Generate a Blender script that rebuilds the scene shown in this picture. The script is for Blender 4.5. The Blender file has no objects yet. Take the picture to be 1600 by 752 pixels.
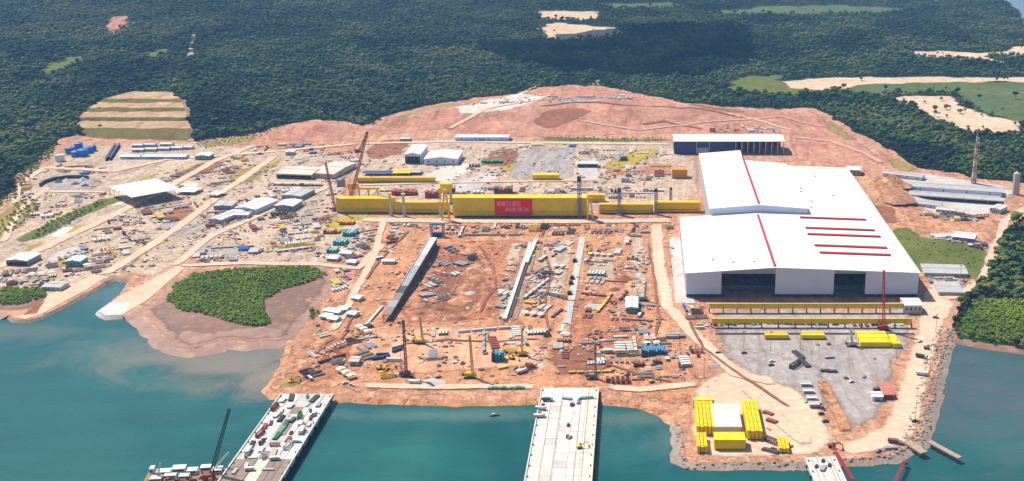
import bpy, bmesh, math, random
import numpy as np
from mathutils import Vector, Matrix, noise
from mathutils.geometry import tessellate_polygon

random.seed(7)
RNG = np.random.default_rng(7)
SC = bpy.context.scene
COL = SC.collection

# ------------------------------------------------------------------ camera
CAM_H, FPX, PCX, PCY = 400.0, 1825.0, 1010.0, 376.0
PITCH = math.atan(0.308)
SP, CP = math.sin(PITCH), math.cos(PITCH)
cam_data = bpy.data.cameras.new('camera')
cam = bpy.data.objects.new('camera', cam_data)
COL.objects.link(cam)
cam.location = (0, 0, CAM_H)
cam.rotation_euler = (math.pi / 2 - PITCH, 0, 0)
cam_data.sensor_width = 36.0
cam_data.lens = 36.0 * FPX / 1600.0
cam_data.shift_x = (800.0 - PCX) / 1600.0
cam_data.clip_start = 1.0
cam_data.clip_end = 40000.0
SC.camera = cam

# ------------------------------------------------------------------ sky, sun, exposure
SUN_TO = Vector((-0.50, 0.42, 0.92)).normalized()      # towards the sun: behind the site, high, to the left
world = bpy.data.worlds.new('World')
SC.world = world
world.use_nodes = True
wn = world.node_tree
wn.nodes.clear()
wo = wn.nodes.new('ShaderNodeOutputWorld')
wb = wn.nodes.new('ShaderNodeBackground')
ws = wn.nodes.new('ShaderNodeTexSky')
ws.sky_type = 'NISHITA'
ws.sun_disc = False
ws.sun_elevation = math.asin(SUN_TO.z)
ws.sun_rotation = math.atan2(SUN_TO.x, SUN_TO.y)
wb.inputs['Strength'].default_value = 0.085
wn.links.new(ws.outputs[0], wb.inputs[0])
wn.links.new(wb.outputs[0], wo.inputs[0])
sun_data = bpy.data.lights.new('sun', 'SUN')
sun_data.energy = 4.8
sun_data.angle = math.radians(0.5)
sun_data.color = (1.0, 0.94, 0.84)
sun = bpy.data.objects.new('sun', sun_data)
COL.objects.link(sun)
sun.rotation_euler = (-SUN_TO).to_track_quat('-Z', 'Y').to_euler()
sun.location = (0, 0, 800)
SC.view_settings.view_transform = 'Standard'
SC.view_settings.look = 'None'
SC.view_settings.gamma = 1.0
SC.view_settings.use_curve_mapping = False
SC.view_settings.exposure = 0.44
SC.render.engine = 'CYCLES'
SC.cycles.use_denoising = True
SC.cycles.max_bounces = 6
SC.cycles.diffuse_bounces = 2
SC.cycles.glossy_bounces = 2
SC.cycles.volume_bounces = 0
SC.render.use_persistent_data = False

WATER_Z = -2.6

# ------------------------------------------------------------------ survey helpers
def G(x, y, z=0.0):
    """Ground position (X, Y) of a point surveyed on the photograph, at height z."""
    v = (y - PCY) / FPX
    u = (x - PCX) / FPX
    t = (CAM_H - z) / (SP + v * CP)
    return (u * t, (CP - v * SP) * t)

def P(X, Y, Z=0.0):
    d = Y * CP + (CAM_H - Z) * SP
    return (PCX + FPX * X / d, PCY + FPX * ((CAM_H - Z) * CP - Y * SP) / d)

BUMPS = []
def bump(px, py, amp, sx, sy):
    X, Y = G(px, py)
    BUMPS.append((X, Y, amp, sx, sy))
bump(488, 206, 13, 62, 55)
bump(870, 176, 17, 250, 120)
bump(1010, 184, 8, 200, 90)
bump(700, 186, 7, 110, 80)
bump(1385, 308, 14, 34, 60)
bump(1480, 392, 9, 60, 40)
bump(30, 120, 30, 500, 300)
bump(420, 60, 45, 700, 420)
bump(200, 30, 60, 500, 700)
bump(700, 10, 50, 500, 500)
bump(1250, 60, 25, 400, 400)
bump(60, 190, 14, 160, 160)
bump(380, 150, 18, 200, 160)
rb = random.Random(4)
for px, py, amp, sx, sy in ((705, 410, -4, 22, 30), (735, 440, 5, 16, 26), (690, 455, -4.5, 18, 30), (755, 470, 4, 14, 22), (720, 485, -3, 18, 20), (765, 405, -3.5, 16, 30), (700, 388, 3.5, 16, 20), (670, 475, 4, 12, 22), (745, 395, 3.5, 14, 22),
                            (860, 420, -2.5, 14, 26), (855, 470, 2.5, 12, 22), (940, 470, -2.5, 16, 24), (985, 420, 3.0, 12, 26), (960, 520, 2.5, 14, 20), (900, 555, -3, 18, 18), (880, 575, 2.5, 14, 14), (990, 560, -2, 16, 18), (500, 545, -2.8, 16, 18), (530, 560, 2.6, 14, 16),
                            (480, 580, 2.4, 12, 14), (560, 540, 2.4, 14, 16), (620, 520, -2.2, 16, 18), (700, 540, -1.8, 26, 18), (800, 540, 2.2, 14, 16), (560, 450, 2.2, 16, 22), (1040, 560, 2.2, 14, 14), (590, 430, -2.0, 14, 24), (640, 440, -2.5, 14, 26)):
    bump(px, py, amp, sx, sy)
for k in range(34):
    px, py = rb.uniform(620, 1300), rb.uniform(158, 205)
    if 1050 < px < 1240 and py > 196:
        continue
    bump(px, py, rb.choice((-1, 1)) * rb.uniform(2.0, 4.5), rb.uniform(18, 45), rb.uniform(18, 40))
for k in range(8):
    bump(rb.uniform(425, 555), rb.uniform(200, 214), rb.choice((-1, 1)) * rb.uniform(1.5, 3), rb.uniform(12, 22), rb.uniform(14, 24))
GC = 12.5
_HG = {}
def _hraw(X, Y):
    z = 0.0
    for bx, by, a, sx, sy in BUMPS:
        d = ((X - bx) / sx) ** 2 + ((Y - by) / sy) ** 2
        if d < 9:
            z += a * math.exp(-d * 1.1)
    return z
def _node(i, j):
    k = (i, j)
    if k not in _HG:
        _HG[k] = _hraw(i * GC, j * GC)
    return _HG[k]
def h(X, Y):
    """Terrain height, linear between the nodes of a 12.5 m survey grid."""
    gx, gy = X / GC, Y / GC
    i, j = math.floor(gx), math.floor(gy)
    u, v = gx - i, gy - j
    return (_node(i, j) * (1 - u) + _node(i + 1, j) * u) * (1 - v) + (_node(i, j + 1) * (1 - u) + _node(i + 1, j + 1) * u) * v
def hv(X, Y):
    X = np.asarray(X, float); Y = np.asarray(Y, float)
    I, J = np.floor(X / GC).astype(int), np.floor(Y / GC).astype(int)
    out = np.zeros_like(X)
    def raw(x, y):
        o = np.zeros_like(x)
        for bx, by, a, sx, sy in BUMPS:
            m = (np.abs(x - bx) < 3 * sx) & (np.abs(y - by) < 3 * sy)
            if m.any():
                d = ((x[m] - bx) / sx) ** 2 + ((y[m] - by) / sy) ** 2
                o[m] += a * np.where(d < 9, np.exp(-d * 1.1), 0)
        return o
    u, v = X / GC - I, Y / GC - J
    return (raw(I * GC, J * GC) * (1 - u) + raw((I + 1) * GC, J * GC) * u) * (1 - v) + (raw(I * GC, (J + 1) * GC) * (1 - u) + raw((I + 1) * GC, (J + 1) * GC) * u) * v

def L3(px, py, dz=0.0):
    X, Y = G(px, py)
    return Vector((X, Y, h(X, Y) + dz))

def ang(p, q):
    a, b = G(*p), G(*q)
    return math.atan2(b[1] - a[1], b[0] - a[0])

def wob(pts, amp=3.0, seg=14.0, closed=True, seed=0.0):
    out = []
    n = len(pts)
    for i in range(n if closed else n - 1):
        a = Vector(pts[i]); b = Vector(pts[(i + 1) % n])
        k = max(1, int((b - a).length / seg))
        nrm = Vector((-(b - a).y, (b - a).x))
        if nrm.length > 0:
            nrm.normalize()
        for j in range(k):
            p = a.lerp(b, j / k)
            w = noise.noise(Vector((p.x / 38, p.y / 38, seed))) * 1.2 + noise.noise(Vector((p.x / 13, p.y / 13, seed + 5))) * 0.8
            p = p + nrm * (amp * w)
            out.append((p.x, p.y))
    if not closed:
        out.append(tuple(pts[-1]))
    return out

def pxpoly(pts, z=0.0):
    return [G(x, y, z) for x, y in pts]

def inside(poly, X, Y):
    poly = np.asarray(poly)
    X = np.asarray(X, float); Y = np.asarray(Y, float)
    c = np.zeros(X.shape, bool)
    j = len(poly) - 1
    for i in range(len(poly)):
        xi, yi = poly[i]; xj, yj = poly[j]
        if yi != yj:
            c ^= ((yi > Y) != (yj > Y)) & (X < (xj - xi) * (Y - yi) / (yj - yi) + xi)
        j = i
    return c

# ------------------------------------------------------------------ materials
MATS = {}
def _new(name):
    m = bpy.data.materials.new(name)
    m.use_nodes = True
    nt = m.node_tree
    b = nt.nodes['Principled BSDF']
    return m, nt, b

def _noise(nt, vec, scale, detail=4.0, rough=0.6, dist=0.0):
    n = nt.nodes.new('ShaderNodeTexNoise')
    n.inputs['Scale'].default_value = scale
    n.inputs['Detail'].default_value = detail
    n.inputs['Roughness'].default_value = rough
    n.inputs['Distortion'].default_value = dist
    nt.links.new(vec, n.inputs['Vector'])
    return n.outputs['Fac']

def _ramp(nt, fac, stops):
    r = nt.nodes.new('ShaderNodeValToRGB')
    e = r.color_ramp.elements
    while len(e) < len(stops):
        e.new(0.5)
    for k, (p, c) in enumerate(stops):
        e[k].position = p
        e[k].color = (c[0], c[1], c[2], 1)
    nt.links.new(fac, r.inputs[0])
    return r.outputs[0]

def _mix(nt, fac, a, b, blend='MIX'):
    m = nt.nodes.new('ShaderNodeMix')
    m.data_type = 'RGBA'
    m.blend_type = blend
    for s, v in ((0, fac), (6, a), (7, b)):
        if hasattr(v, 'is_linked') or isinstance(v, bpy.types.NodeSocket):
            nt.links.new(v, m.inputs[s])
        elif s == 0:
            m.inputs[0].default_value = v
        else:
            m.inputs[s].default_value = (v[0], v[1], v[2], 1)
    return m.outputs[2]

def _bump(nt, b, height, strength, dist):
    n = nt.nodes.new('ShaderNodeBump')
    n.inputs['Strength'].default_value = strength
    n.inputs['Distance'].default_value = dist
    nt.links.new(height, n.inputs['Height'])
    nt.links.new(n.outputs[0], b.inputs['Normal'])

def _pos(nt, scale=(1, 1, 1), rz=0.0):
    g = nt.nodes.new('ShaderNodeNewGeometry')
    mp = nt.nodes.new('ShaderNodeMapping')
    mp.inputs['Scale'].default_value = scale
    mp.inputs['Rotation'].default_value = (0, 0, rz)
    nt.links.new(g.outputs['Position'], mp.inputs['Vector'])
    return mp.outputs[0]

EARTH_ARGS = {}
def soft(mat):
    """The same soil for a patch that thins out raggedly towards its edge."""
    nm = mat.name + '_ragged'
    if nm in MATS:
        return MATS[nm]
    return earth(nm, *EARTH_ARGS[mat.name][0], **EARTH_ARGS[mat.name][1], ragged=True)

def earth(name, dark, mid, light, big=0.012, streak=None, rough=0.95, spots=None, mottle=0.55, ragged=False):
    """Bare ground: patches at three sizes, vehicle streaks, loose spots."""
    if name in MATS:
        return MATS[name]
    EARTH_ARGS[name] = ((dark, mid, light), dict(big=big, streak=streak, rough=rough, spots=spots, mottle=mottle))
    m, nt, b = _new(name)
    v = _pos(nt)
    n1 = _noise(nt, v, big, 6, 0.65, 0.6)
    n2 = _noise(nt, v, big * 7, 5, 0.7, 0.3)
    c = _ramp(nt, n1, [(0.28, dark), (0.5, mid), (0.72, light)])
    c2 = _ramp(nt, n2, [(0.3, [q * 0.72 for q in mid]), (0.52, mid), (0.7, [min(1, q * 1.3) for q in light])])
    c = _mix(nt, 0.5, c, c2)
    n6 = _noise(nt, _pos(nt, (1.0, 0.6, 1.0), 0.5), 0.028, 8, 0.72, 1.6)
    k6 = _ramp(nt, n6, [(0.30, (0.62, 0.56, 0.52)), (0.46, (0.95, 0.94, 0.93)), (0.60, (1.12, 1.12, 1.12)), (0.75, (1.28, 1.30, 1.32))])
    c = _mix(nt, mottle, c, k6, 'MULTIPLY')
    if spots is not None:
        n7 = _noise(nt, v, 0.045, 7, 0.68, 2.2)
        f7 = _ramp(nt, n7, [(0.55, (0, 0, 0)), (0.62, (0.75, 0.75, 0.75))])
        c = _mix(nt, f7, c, [q * 0.62 for q in dark])
        n8 = _noise(nt, _pos(nt, (1, 1, 1), 2.0), 0.05, 7, 0.68, 2.0)
        f8 = _ramp(nt, n8, [(0.57, (0, 0, 0)), (0.64, (0.7, 0.7, 0.7))])
        c = _mix(nt, f8, c, [min(0.7, q * 1.12) for q in light])
    if streak is not None:
        vs = _pos(nt, (1.0, 0.16, 1.0), streak)
        n3 = _noise(nt, vs, 0.06, 5, 0.7, 1.2)
        s = _ramp(nt, n3, [(0.36, (0.72, 0.68, 0.64)), (0.5, (1, 1, 1)), (0.66, (1.22, 1.18, 1.12))])
        c = _mix(nt, 0.85, c, s, 'MULTIPLY')
    if spots is not None:
        n4 = _noise(nt, v, 0.22, 3, 0.6, 0.2)
        f = _ramp(nt, n4, [(0.60, (0, 0, 0)), (0.66, (1, 1, 1))])
        c = _mix(nt, f, c, spots)
        n5 = _noise(nt, v, 0.17, 3, 0.5, 0.9)
        f5 = _ramp(nt, n5, [(0.62, (0, 0, 0)), (0.67, (1, 1, 1))])
        c = _mix(nt, f5, c, [min(0.7, q * 1.15) for q in light])
    nt.links.new(c, b.inputs['Base Color'])
    b.inputs['Roughness'].default_value = rough
    b.inputs['Specular IOR Level'].default_value = 0.15
    _bump(nt, b, n2, 0.6, 1.2)
    if ragged:
        at = nt.nodes.new('ShaderNodeAttribute')
        at.attribute_name = 'edge'
        ne = _noise(nt, v, 0.07, 5, 0.7, 0.8)
        ma = nt.nodes.new('ShaderNodeMath'); ma.operation = 'MULTIPLY_ADD'
        nt.links.new(at.outputs['Fac'], ma.inputs[0]); ma.inputs[1].default_value = 1.0
        nt.links.new(ne, ma.inputs[2])
        mr = nt.nodes.new('ShaderNodeMapRange'); mr.interpolation_type = 'SMOOTHSTEP'
        nt.links.new(ma.outputs[0], mr.inputs[0])
        mr.inputs[1].default_value = 0.66; mr.inputs[2].default_value = 1.06
        nt.links.new(mr.outputs[0], b.inputs['Alpha'])
    MATS[name] = m
    return m

def paint(name, col, rough=0.5, var=0.25, metal=0.0, scale=0.35, dirt=(0.28, 0.19, 0.13), dirt_amt=0.25):
    """Painted or sheet surface with weathering and dust in patches of their own."""
    if name in MATS:
        return MATS[name]
    m, nt, b = _new(name)
    tc = nt.nodes.new('ShaderNodeTexCoord')
    oi = nt.nodes.new('ShaderNodeObjectInfo')
    add = nt.nodes.new('ShaderNodeVectorMath')
    add.operation = 'MULTIPLY_ADD'
    nt.links.new(oi.outputs['Random'], add.inputs[0])
    add.inputs[1].default_value = (91, 57, 33)
    nt.links.new(tc.outputs['Object'], add.inputs[2])
    v = add.outputs[0]
    n1 = _noise(nt, v, scale, 5, 0.65, 0.3)
    c = _ramp(nt, n1, [(0.25, [q * (1 - var) for q in col]), (0.55, col), (0.8, [min(0.92, q * (1 + var * 0.4)) for q in col])])
    n2 = _noise(nt, v, scale * 0.6, 6, 0.7, 1.0)
    f = _ramp(nt, n2, [(0.5, (0, 0, 0)), (0.75, (dirt_amt * 2,) * 3)])
    c = _mix(nt, f, c, dirt)
    nt.links.new(c, b.inputs['Base Color'])
    b.inputs['Roughness'].default_value = rough
    b.inputs['Metallic'].default_value = metal
    b.inputs['Specular IOR Level'].default_value = 0.3
    MATS[name] = m
    return m

def leaf_mat(name, cols):
    m, nt, b = _new(name)
    oi = nt.nodes.new('ShaderNodeObjectInfo')
    v = _pos(nt)
    n0 = _noise(nt, v, 0.0045, 6, 0.68, 0.8)
    n1 = _noise(nt, v, 0.35, 3, 0.6)
    a = nt.nodes.new('ShaderNodeMath'); a.operation = 'MULTIPLY_ADD'
    nt.links.new(oi.outputs['Random'], a.inputs[0]); a.inputs[1].default_value = 0.42
    a2 = nt.nodes.new('ShaderNodeMath'); a2.operation = 'MULTIPLY_ADD'
    nt.links.new(n0, a2.inputs[0]); a2.inputs[1].default_value = 4.6; a2.inputs[2].default_value = -2.02
    nt.links.new(a2.outputs[0], a.inputs[2])
    c = _ramp(nt, a.outputs[0], [(k / (len(cols) - 1), q) for k, q in enumerate(cols)])
    s = _ramp(nt, n1, [(0.3, (0.7, 0.72, 0.7)), (0.7, (1.2, 1.2, 1.15))])
    c = _mix(nt, 0.8, c, s, 'MULTIPLY')
    nt.links.new(c, b.inputs['Base Color'])
    b.inputs['Roughness'].default_value = 0.75
    b.inputs['Specular IOR Level'].default_value = 0.2
    MATS[name] = m
    return m

def water_mat():
    m, nt, b = _new('sea_water')
    v = _pos(nt)
    n1 = _noise(nt, v, 0.004, 4, 0.55, 1.0)
    c = _ramp(nt, n1, [(0.3, (0.004, 0.068, 0.070)), (0.55, (0.008, 0.092, 0.087)), (0.75, (0.018, 0.116, 0.104))])
    nw = _noise(nt, _pos(nt, (0.35, 1.6, 1), 0.15), 0.02, 6, 0.65, 0.8)
    kw = _ramp(nt, nw, [(0.35, (0.86, 0.90, 0.92)), (0.5, (1, 1, 1)), (0.66, (1.25, 1.16, 1.12))])
    c = _mix(nt, 0.8, c, kw, 'MULTIPLY')
    # silt carried off the banks: soft clouds around the shallows
    blobs = [((365, 565), 110, 75, (0.22, 0.175, 0.125), 0.95), ((270, 550), 150, 60, (0.17, 0.16, 0.13), 0.7),
             ((430, 590), 40, 60, (0.24, 0.19, 0.13), 0.8), ((700, 648), 170, 16, (0.13, 0.19, 0.15), 0.5),
             ((980, 655), 60, 22, (0.15, 0.17, 0.13), 0.5), ((30, 520), 120, 30, (0.13, 0.14, 0.12), 0.5),
             ((1530, 600), 200, 220, (0.085, 0.100, 0.115), 0.8), ((180, 460), 60, 60, (0.10, 0.155, 0.17), 0.6),
             ((960, 700), 60, 50, (0.05, 0.15, 0.15), 0.35), ((1050, 690), 26, 40, (0.12, 0.17, 0.14), 0.5)]
    nz = _noise(nt, v, 0.016, 5, 0.65, 1.5)
    for (px, py), sx, sy, colr, amt in blobs:
        X, Y = G(px, py, WATER_Z)
        mp = nt.nodes.new('ShaderNodeMapping')
        mp.vector_type = 'POINT'
        mp.inputs['Location'].default_value = (-X / sx, -Y / sy, 0)
        mp.inputs['Scale'].default_value = (1 / sx, 1 / sy, 0.0)
        g = nt.nodes.new('ShaderNodeNewGeometry')
        nt.links.new(g.outputs['Position'], mp.inputs['Vector'])
        ln = nt.nodes.new('ShaderNodeVectorMath'); ln.operation = 'LENGTH'
        nt.links.new(mp.outputs[0], ln.inputs[0])
        sub = nt.nodes.new('ShaderNodeMath'); sub.operation = 'MULTIPLY_ADD'
        nt.links.new(nz, sub.inputs[0]); sub.inputs[1].default_value = 1.6
        nt.links.new(ln.outputs['Value'], sub.inputs[2])
        mr = nt.nodes.new('ShaderNodeMapRange')
        mr.interpolation_type = 'SMOOTHSTEP'
        nt.links.new(sub.outputs[0], mr.inputs[0])
        mr.inputs[1].default_value = 1.9; mr.inputs[2].default_value = 0.7
        mr.inputs[3].default_value = 0.0; mr.inputs[4].default_value = amt
        c = _mix(nt, mr.outputs[0], c, colr)
    nt.links.new(c, b.inputs['Base Color'])
    b.inputs['Roughness'].default_value = 0.28
    b.inputs['IOR'].default_value = 1.33
    b.inputs['Specular IOR Level'].default_value = 0.35
    w = _noise(nt, _pos(nt, (1, 1.6, 1), 0.4), 0.22, 4, 0.6, 0.4)
    _bump(nt, b, w, 0.28, 1.0)
    return m

M_WATER = water_mat()
RED = earth('red_earth', (0.31, 0.125, 0.070), (0.47, 0.235, 0.140), (0.58, 0.37, 0.25), streak=0.3, spots=(0.20, 0.115, 0.08))
ORANGE = earth('orange_earth', (0.30, 0.112, 0.052), (0.50, 0.232, 0.120), (0.60, 0.36, 0.22), big=0.02, streak=1.2, spots=(0.22, 0.11, 0.06))
HILL = earth('hill_earth', (0.33, 0.130, 0.080), (0.45, 0.210, 0.140), (0.55, 0.32, 0.23), big=0.012, streak=1.45, mottle=0.95)
BROWN = earth('brown_earth', (0.16, 0.062, 0.036), (0.27, 0.108, 0.058), (0.40, 0.18, 0.10), big=0.03)
SPOIL = earth('pale_spoil', (0.52, 0.44, 0.36), (0.60, 0.53, 0.45), (0.68, 0.61, 0.53), big=0.03)
TAN = earth('tan_track', (0.54, 0.36, 0.235), (0.64, 0.455, 0.32), (0.70, 0.53, 0.40), big=0.02, mottle=0.25)
YARD = earth('yard_ground', (0.35, 0.235, 0.165), (0.48, 0.350, 0.255), (0.60, 0.475, 0.37), big=0.022, streak=0.9, spots=(0.17, 0.125, 0.10))
GRAVEL = earth('grey_gravel', (0.27, 0.23, 0.215), (0.345, 0.30, 0.28), (0.46, 0.405, 0.37), big=0.02, streak=0.1, mottle=0.3)
PALE = earth('pale_concrete_ground', (0.40, 0.36, 0.33), (0.50, 0.455, 0.42), (0.58, 0.53, 0.49), big=0.03)
SAND = earth('pale_sand', (0.50, 0.335, 0.215), (0.60, 0.44, 0.30), (0.66, 0.53, 0.40), big=0.01)
MUD = earth('wet_mud', (0.150, 0.080, 0.058), (0.225, 0.122, 0.085), (0.33, 0.190, 0.125), big=0.015, rough=0.55)
MUDP = earth('pink_mud', (0.24, 0.135, 0.105), (0.33, 0.195, 0.145), (0.42, 0.265, 0.195), big=0.014, rough=0.6)
GRASS = earth('rough_grass', (0.070, 0.095, 0.018), (0.115, 0.135, 0.024), (0.21, 0.185, 0.05), big=0.03)
YSCRUB = earth('yellow_scrub', (0.26, 0.20, 0.02), (0.42, 0.30, 0.03), (0.50, 0.36, 0.08), big=0.03)
OLIVE = earth('olive_scrub_slope', (0.20, 0.165, 0.045), (0.30, 0.215, 0.065), (0.40, 0.29, 0.12), big=0.03)
MEADOW = earth('green_meadow', (0.055, 0.085, 0.025), (0.090, 0.125, 0.034), (0.15, 0.165, 0.06), big=0.008)
SOIL = earth('forest_floor', (0.020, 0.034, 0.014), (0.034, 0.050, 0.020), (0.055, 0.065, 0.030), big=0.006)
ROCK = earth('rock_bank', (0.22, 0.165, 0.13), (0.32, 0.25, 0.20), (0.44, 0.36, 0.29), big=0.06)
LEAF = leaf_mat('forest_leaves', [(0.014, 0.034, 0.013), (0.036, 0.074, 0.018), (0.066, 0.120, 0.024), (0.125, 0.175, 0.034), (0.210, 0.200, 0.070)])
MANGROVE = leaf_mat('mangrove_leaves', [(0.135, 0.205, 0.014), (0.185, 0.270, 0.018), (0.225, 0.310, 0.024), (0.275, 0.335, 0.040)])
BARK = paint('bark', (0.12, 0.085, 0.06), 0.9)

WHITE = paint('white_sheet', (0.78, 0.78, 0.78), 0.5, 0.08, dirt=(0.56, 0.53, 0.49), dirt_amt=0.16, scale=0.05)
OFFW = paint('dusty_white', (0.66, 0.64, 0.60), 0.6, 0.14, dirt_amt=0.2)
CREAM = paint('cream_sheet', (0.62, 0.56, 0.45), 0.6, 0.15)
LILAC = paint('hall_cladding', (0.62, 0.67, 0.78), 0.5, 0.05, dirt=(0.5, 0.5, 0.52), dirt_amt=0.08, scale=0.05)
GREYM = paint('grey_metal', (0.33, 0.34, 0.36), 0.5, 0.2)
GREYR = paint('grey_roof', (0.46, 0.45, 0.44), 0.6, 0.18, scale=0.12)
DARK = paint('dark_steel', (0.065, 0.060, 0.065), 0.55, 0.3)
CHAR = paint('charcoal', (0.025, 0.025, 0.03), 0.7, 0.3, dirt_amt=0.1)
NAVY = paint('navy_cladding', (0.035, 0.055, 0.16), 0.5, 0.15, dirt_amt=0.06)
YELLOW = paint('crane_yellow', (0.90, 0.60, 0.003), 0.5, 0.18, dirt=(0.62, 0.40, 0.04), dirt_amt=0.25, scale=0.10)
YELLOWD = paint('runway_yellow', (0.80, 0.53, 0.02), 0.5, 0.2, dirt=(0.5, 0.34, 0.12), dirt_amt=0.3, scale=0.12)
ORNG = paint('machine_orange', (0.72, 0.30, 0.02), 0.5, 0.2)
REDP = paint('red_paint', (0.50, 0.035, 0.030), 0.5, 0.18, dirt_amt=0.12)
BANNER = paint('banner_red', (0.78, 0.016, 0.022), 0.7, 0.12, dirt_amt=0.0)
PINK = paint('banner_letter_pink', (0.80, 0.38, 0.40), 0.7, 0.12, dirt_amt=0.0)
FADED = paint('faded_red', (0.52, 0.17, 0.12), 0.6, 0.2)
RUST = paint('rust_red', (0.26, 0.075, 0.045), 0.75, 0.3)
BLUE = paint('blue_paint', (0.03, 0.14, 0.42), 0.5, 0.2, dirt_amt=0.1)
BRBLUE = paint('bright_blue', (0.02, 0.22, 0.68), 0.5, 0.2, dirt_amt=0.05)
TEAL = paint('teal_paint', (0.03, 0.26, 0.36), 0.5, 0.25, dirt_amt=0.12)
MINT = paint('mint_sheeting', (0.20, 0.46, 0.40), 0.6, 0.25)
GREEN = paint('green_paint', (0.05, 0.24, 0.09), 0.55, 0.25)
TYRE = paint('tyre_rubber', (0.02, 0.02, 0.02), 0.85, 0.2)
GLASS = paint('window_glass', (0.03, 0.04, 0.055), 0.08, 0.1, dirt_amt=0.0)
CONC = paint('concrete', (0.52, 0.48, 0.44), 0.85, 0.16, scale=0.15, dirt_amt=0.12)
CONCL = paint('pale_concrete', (0.64, 0.59, 0.535), 0.85, 0.16, scale=0.12, dirt=(0.42, 0.33, 0.25), dirt_amt=0.32)
CONCY = paint('cream_concrete', (0.64, 0.585, 0.47), 0.85, 0.12, scale=0.10, dirt_amt=0.2)
CONCB = paint('brown_concrete', (0.27, 0.205, 0.165), 0.85, 0.22, scale=0.15)
WOOD = paint('weathered_timber', (0.30, 0.19, 0.11), 0.85, 0.3)
WOODC = paint('dusty_deck', (0.40, 0.30, 0.22), 0.85, 0.2)
AGG = paint('dark_aggregate', (0.10, 0.095, 0.105), 0.9, 0.3, dirt_amt=0.08)
STONE = paint('riprap_stone', (0.33, 0.26, 0.21), 0.9, 0.35)
CLOUDM = paint('cloud_white', (0.85, 0.85, 0.86), 1.0, 0.03, dirt_amt=0.0)

# ------------------------------------------------------------------ mesh helpers
class MB:
    def __init__(s):
        s.v, s.f = [], []
    def add(s, vs, fs):
        k = len(s.v)
        s.v += [tuple(q) for q in vs]
        s.f += [tuple(i + k for i in q) for q in fs]
        return s
    def box(s, x0, x1, y0, y1, z0, z1):
        return s.add([(x0, y0, z0), (x1, y0, z0), (x1, y1, z0), (x0, y1, z0), (x0, y0, z1), (x1, y0, z1), (x1, y1, z1), (x0, y1, z1)],
                     [(3, 2, 1, 0), (4, 5, 6, 7), (0, 1, 5, 4), (1, 2, 6, 5), (2, 3, 7, 6), (3, 0, 4, 7)])
    def taper(s, x0, x1, y0, y1, z0, z1, dx=0.0, dy=0.0, ox=0.0):
        return s.add([(x0, y0, z0), (x1, y0, z0), (x1, y1, z0), (x0, y1, z0), (x0 + dx + ox, y0 + dy, z1), (x1 - dx + ox, y0 + dy, z1),
                      (x1 - dx + ox, y1 - dy, z1), (x0 + dx + ox, y1 - dy, z1)],
                     [(3, 2, 1, 0), (4, 5, 6, 7), (0, 1, 5, 4), (1, 2, 6, 5), (2, 3, 7, 6), (3, 0, 4, 7)])
    def beam(s, a, b, w, hh=None):
        a, b = Vector(a), Vector(b)
        d = b - a
        if d.length < 1e-6:
            return s
        d.normalize()
        up = Vector((0, 0, 1)) if abs(d.z) < 0.95 else Vector((0, 1, 0))
        sd = d.cross(up).normalized() * (w / 2)
        u = sd.cross(d).normalized() * ((hh or w) / 2)
        vs = [a - sd - u, a + sd - u, a + sd + u, a - sd + u, b - sd - u, b + sd - u, b + sd + u, b - sd + u]
        return s.add(vs, [(0, 1, 2, 3), (7, 6, 5, 4), (4, 5, 1, 0), (5, 6, 2, 1), (6, 7, 3, 2), (7, 4, 0, 3)])
    def cyl(s, a, b, r, n=10, r2=None):
        a, b = Vector(a), Vector(b)
        d = (b - a).normalized()
        up = Vector((0, 0, 1)) if abs(d.z) < 0.9 else Vector((0, 1, 0))
        x = d.cross(up).normalized(); y = d.cross(x)
        r2 = r if r2 is None else r2
        vs = [a + (x * math.cos(t) + y * math.sin(t)) * r for t in [2 * math.pi * k / n for k in range(n)]]
        vs += [b + (x * math.cos(t) + y * math.sin(t)) * r2 for t in [2 * math.pi * k / n for k in range(n)]]
        fs = [(k, (k + 1) % n, n + (k + 1) % n, n + k) for k in range(n)]
        fs += [tuple(range(n - 1, -1, -1)), tuple(range(n, 2 * n))]
        return s.add(vs, fs)
    def prism(s, prof, y0, y1):
        """profile in x,z extruded along y"""
        n = len(prof)
        vs = [(x, y0, z) for x, z in prof] + [(x, y1, z) for x, z in prof]
        fs = [tuple(range(n)), tuple(range(2 * n - 1, n - 1, -1))]
        fs += [((k + 1) % n, k, n + k, n + (k + 1) % n) for k in range(n)]
        return s.add(vs, fs)
    def lattice(s, a, b, w, w2=None, bays=10, t=0.35):
        a, b = Vector(a), Vector(b)
        d = (b - a).normalized()
        up = Vector((0, 0, 1)) if abs(d.z) < 0.95 else Vector((0, 1, 0))
        x = d.cross(up).normalized(); y = x.cross(d)
        w2 = w if w2 is None else w2
        def c(k, i):
            f = k / bays
            ww = (w + (w2 - w) * f) / 2
            sx, sy = ((-1, -1), (1, -1), (1, 1), (-1, 1))[i]
            return a.lerp(b, f) + x * (sx * ww) + y * (sy * ww)
        for i in range(4):
            s.beam(c(0, i), c(bays, i), t)
        for k in range(bays):
            for i in range(4):
                j = (i + 1) % 4
                s.beam(c(k, i), c(k + 1, j) if k % 2 else c(k + 1, j), t * 0.6)
                s.beam(c(k, i), c(k, j), t * 0.6)
        return s
    def mesh(s, name, smooth=False):
        me = bpy.data.meshes.new(name)
        me.from_pydata(s.v, [], s.f)
        bm = bmesh.new(); bm.from_mesh(me)
        bmesh.ops.recalc_face_normals(bm, faces=bm.faces)
        bm.to_mesh(me); bm.free()
        if smooth:
            for p in me.polygons:
                p.use_smooth = True
        me.update()
        return me
    def obj(s, name, mat, parent=None, smooth=False):
        return link(name, s.mesh(name, smooth), mat, parent)

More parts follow.
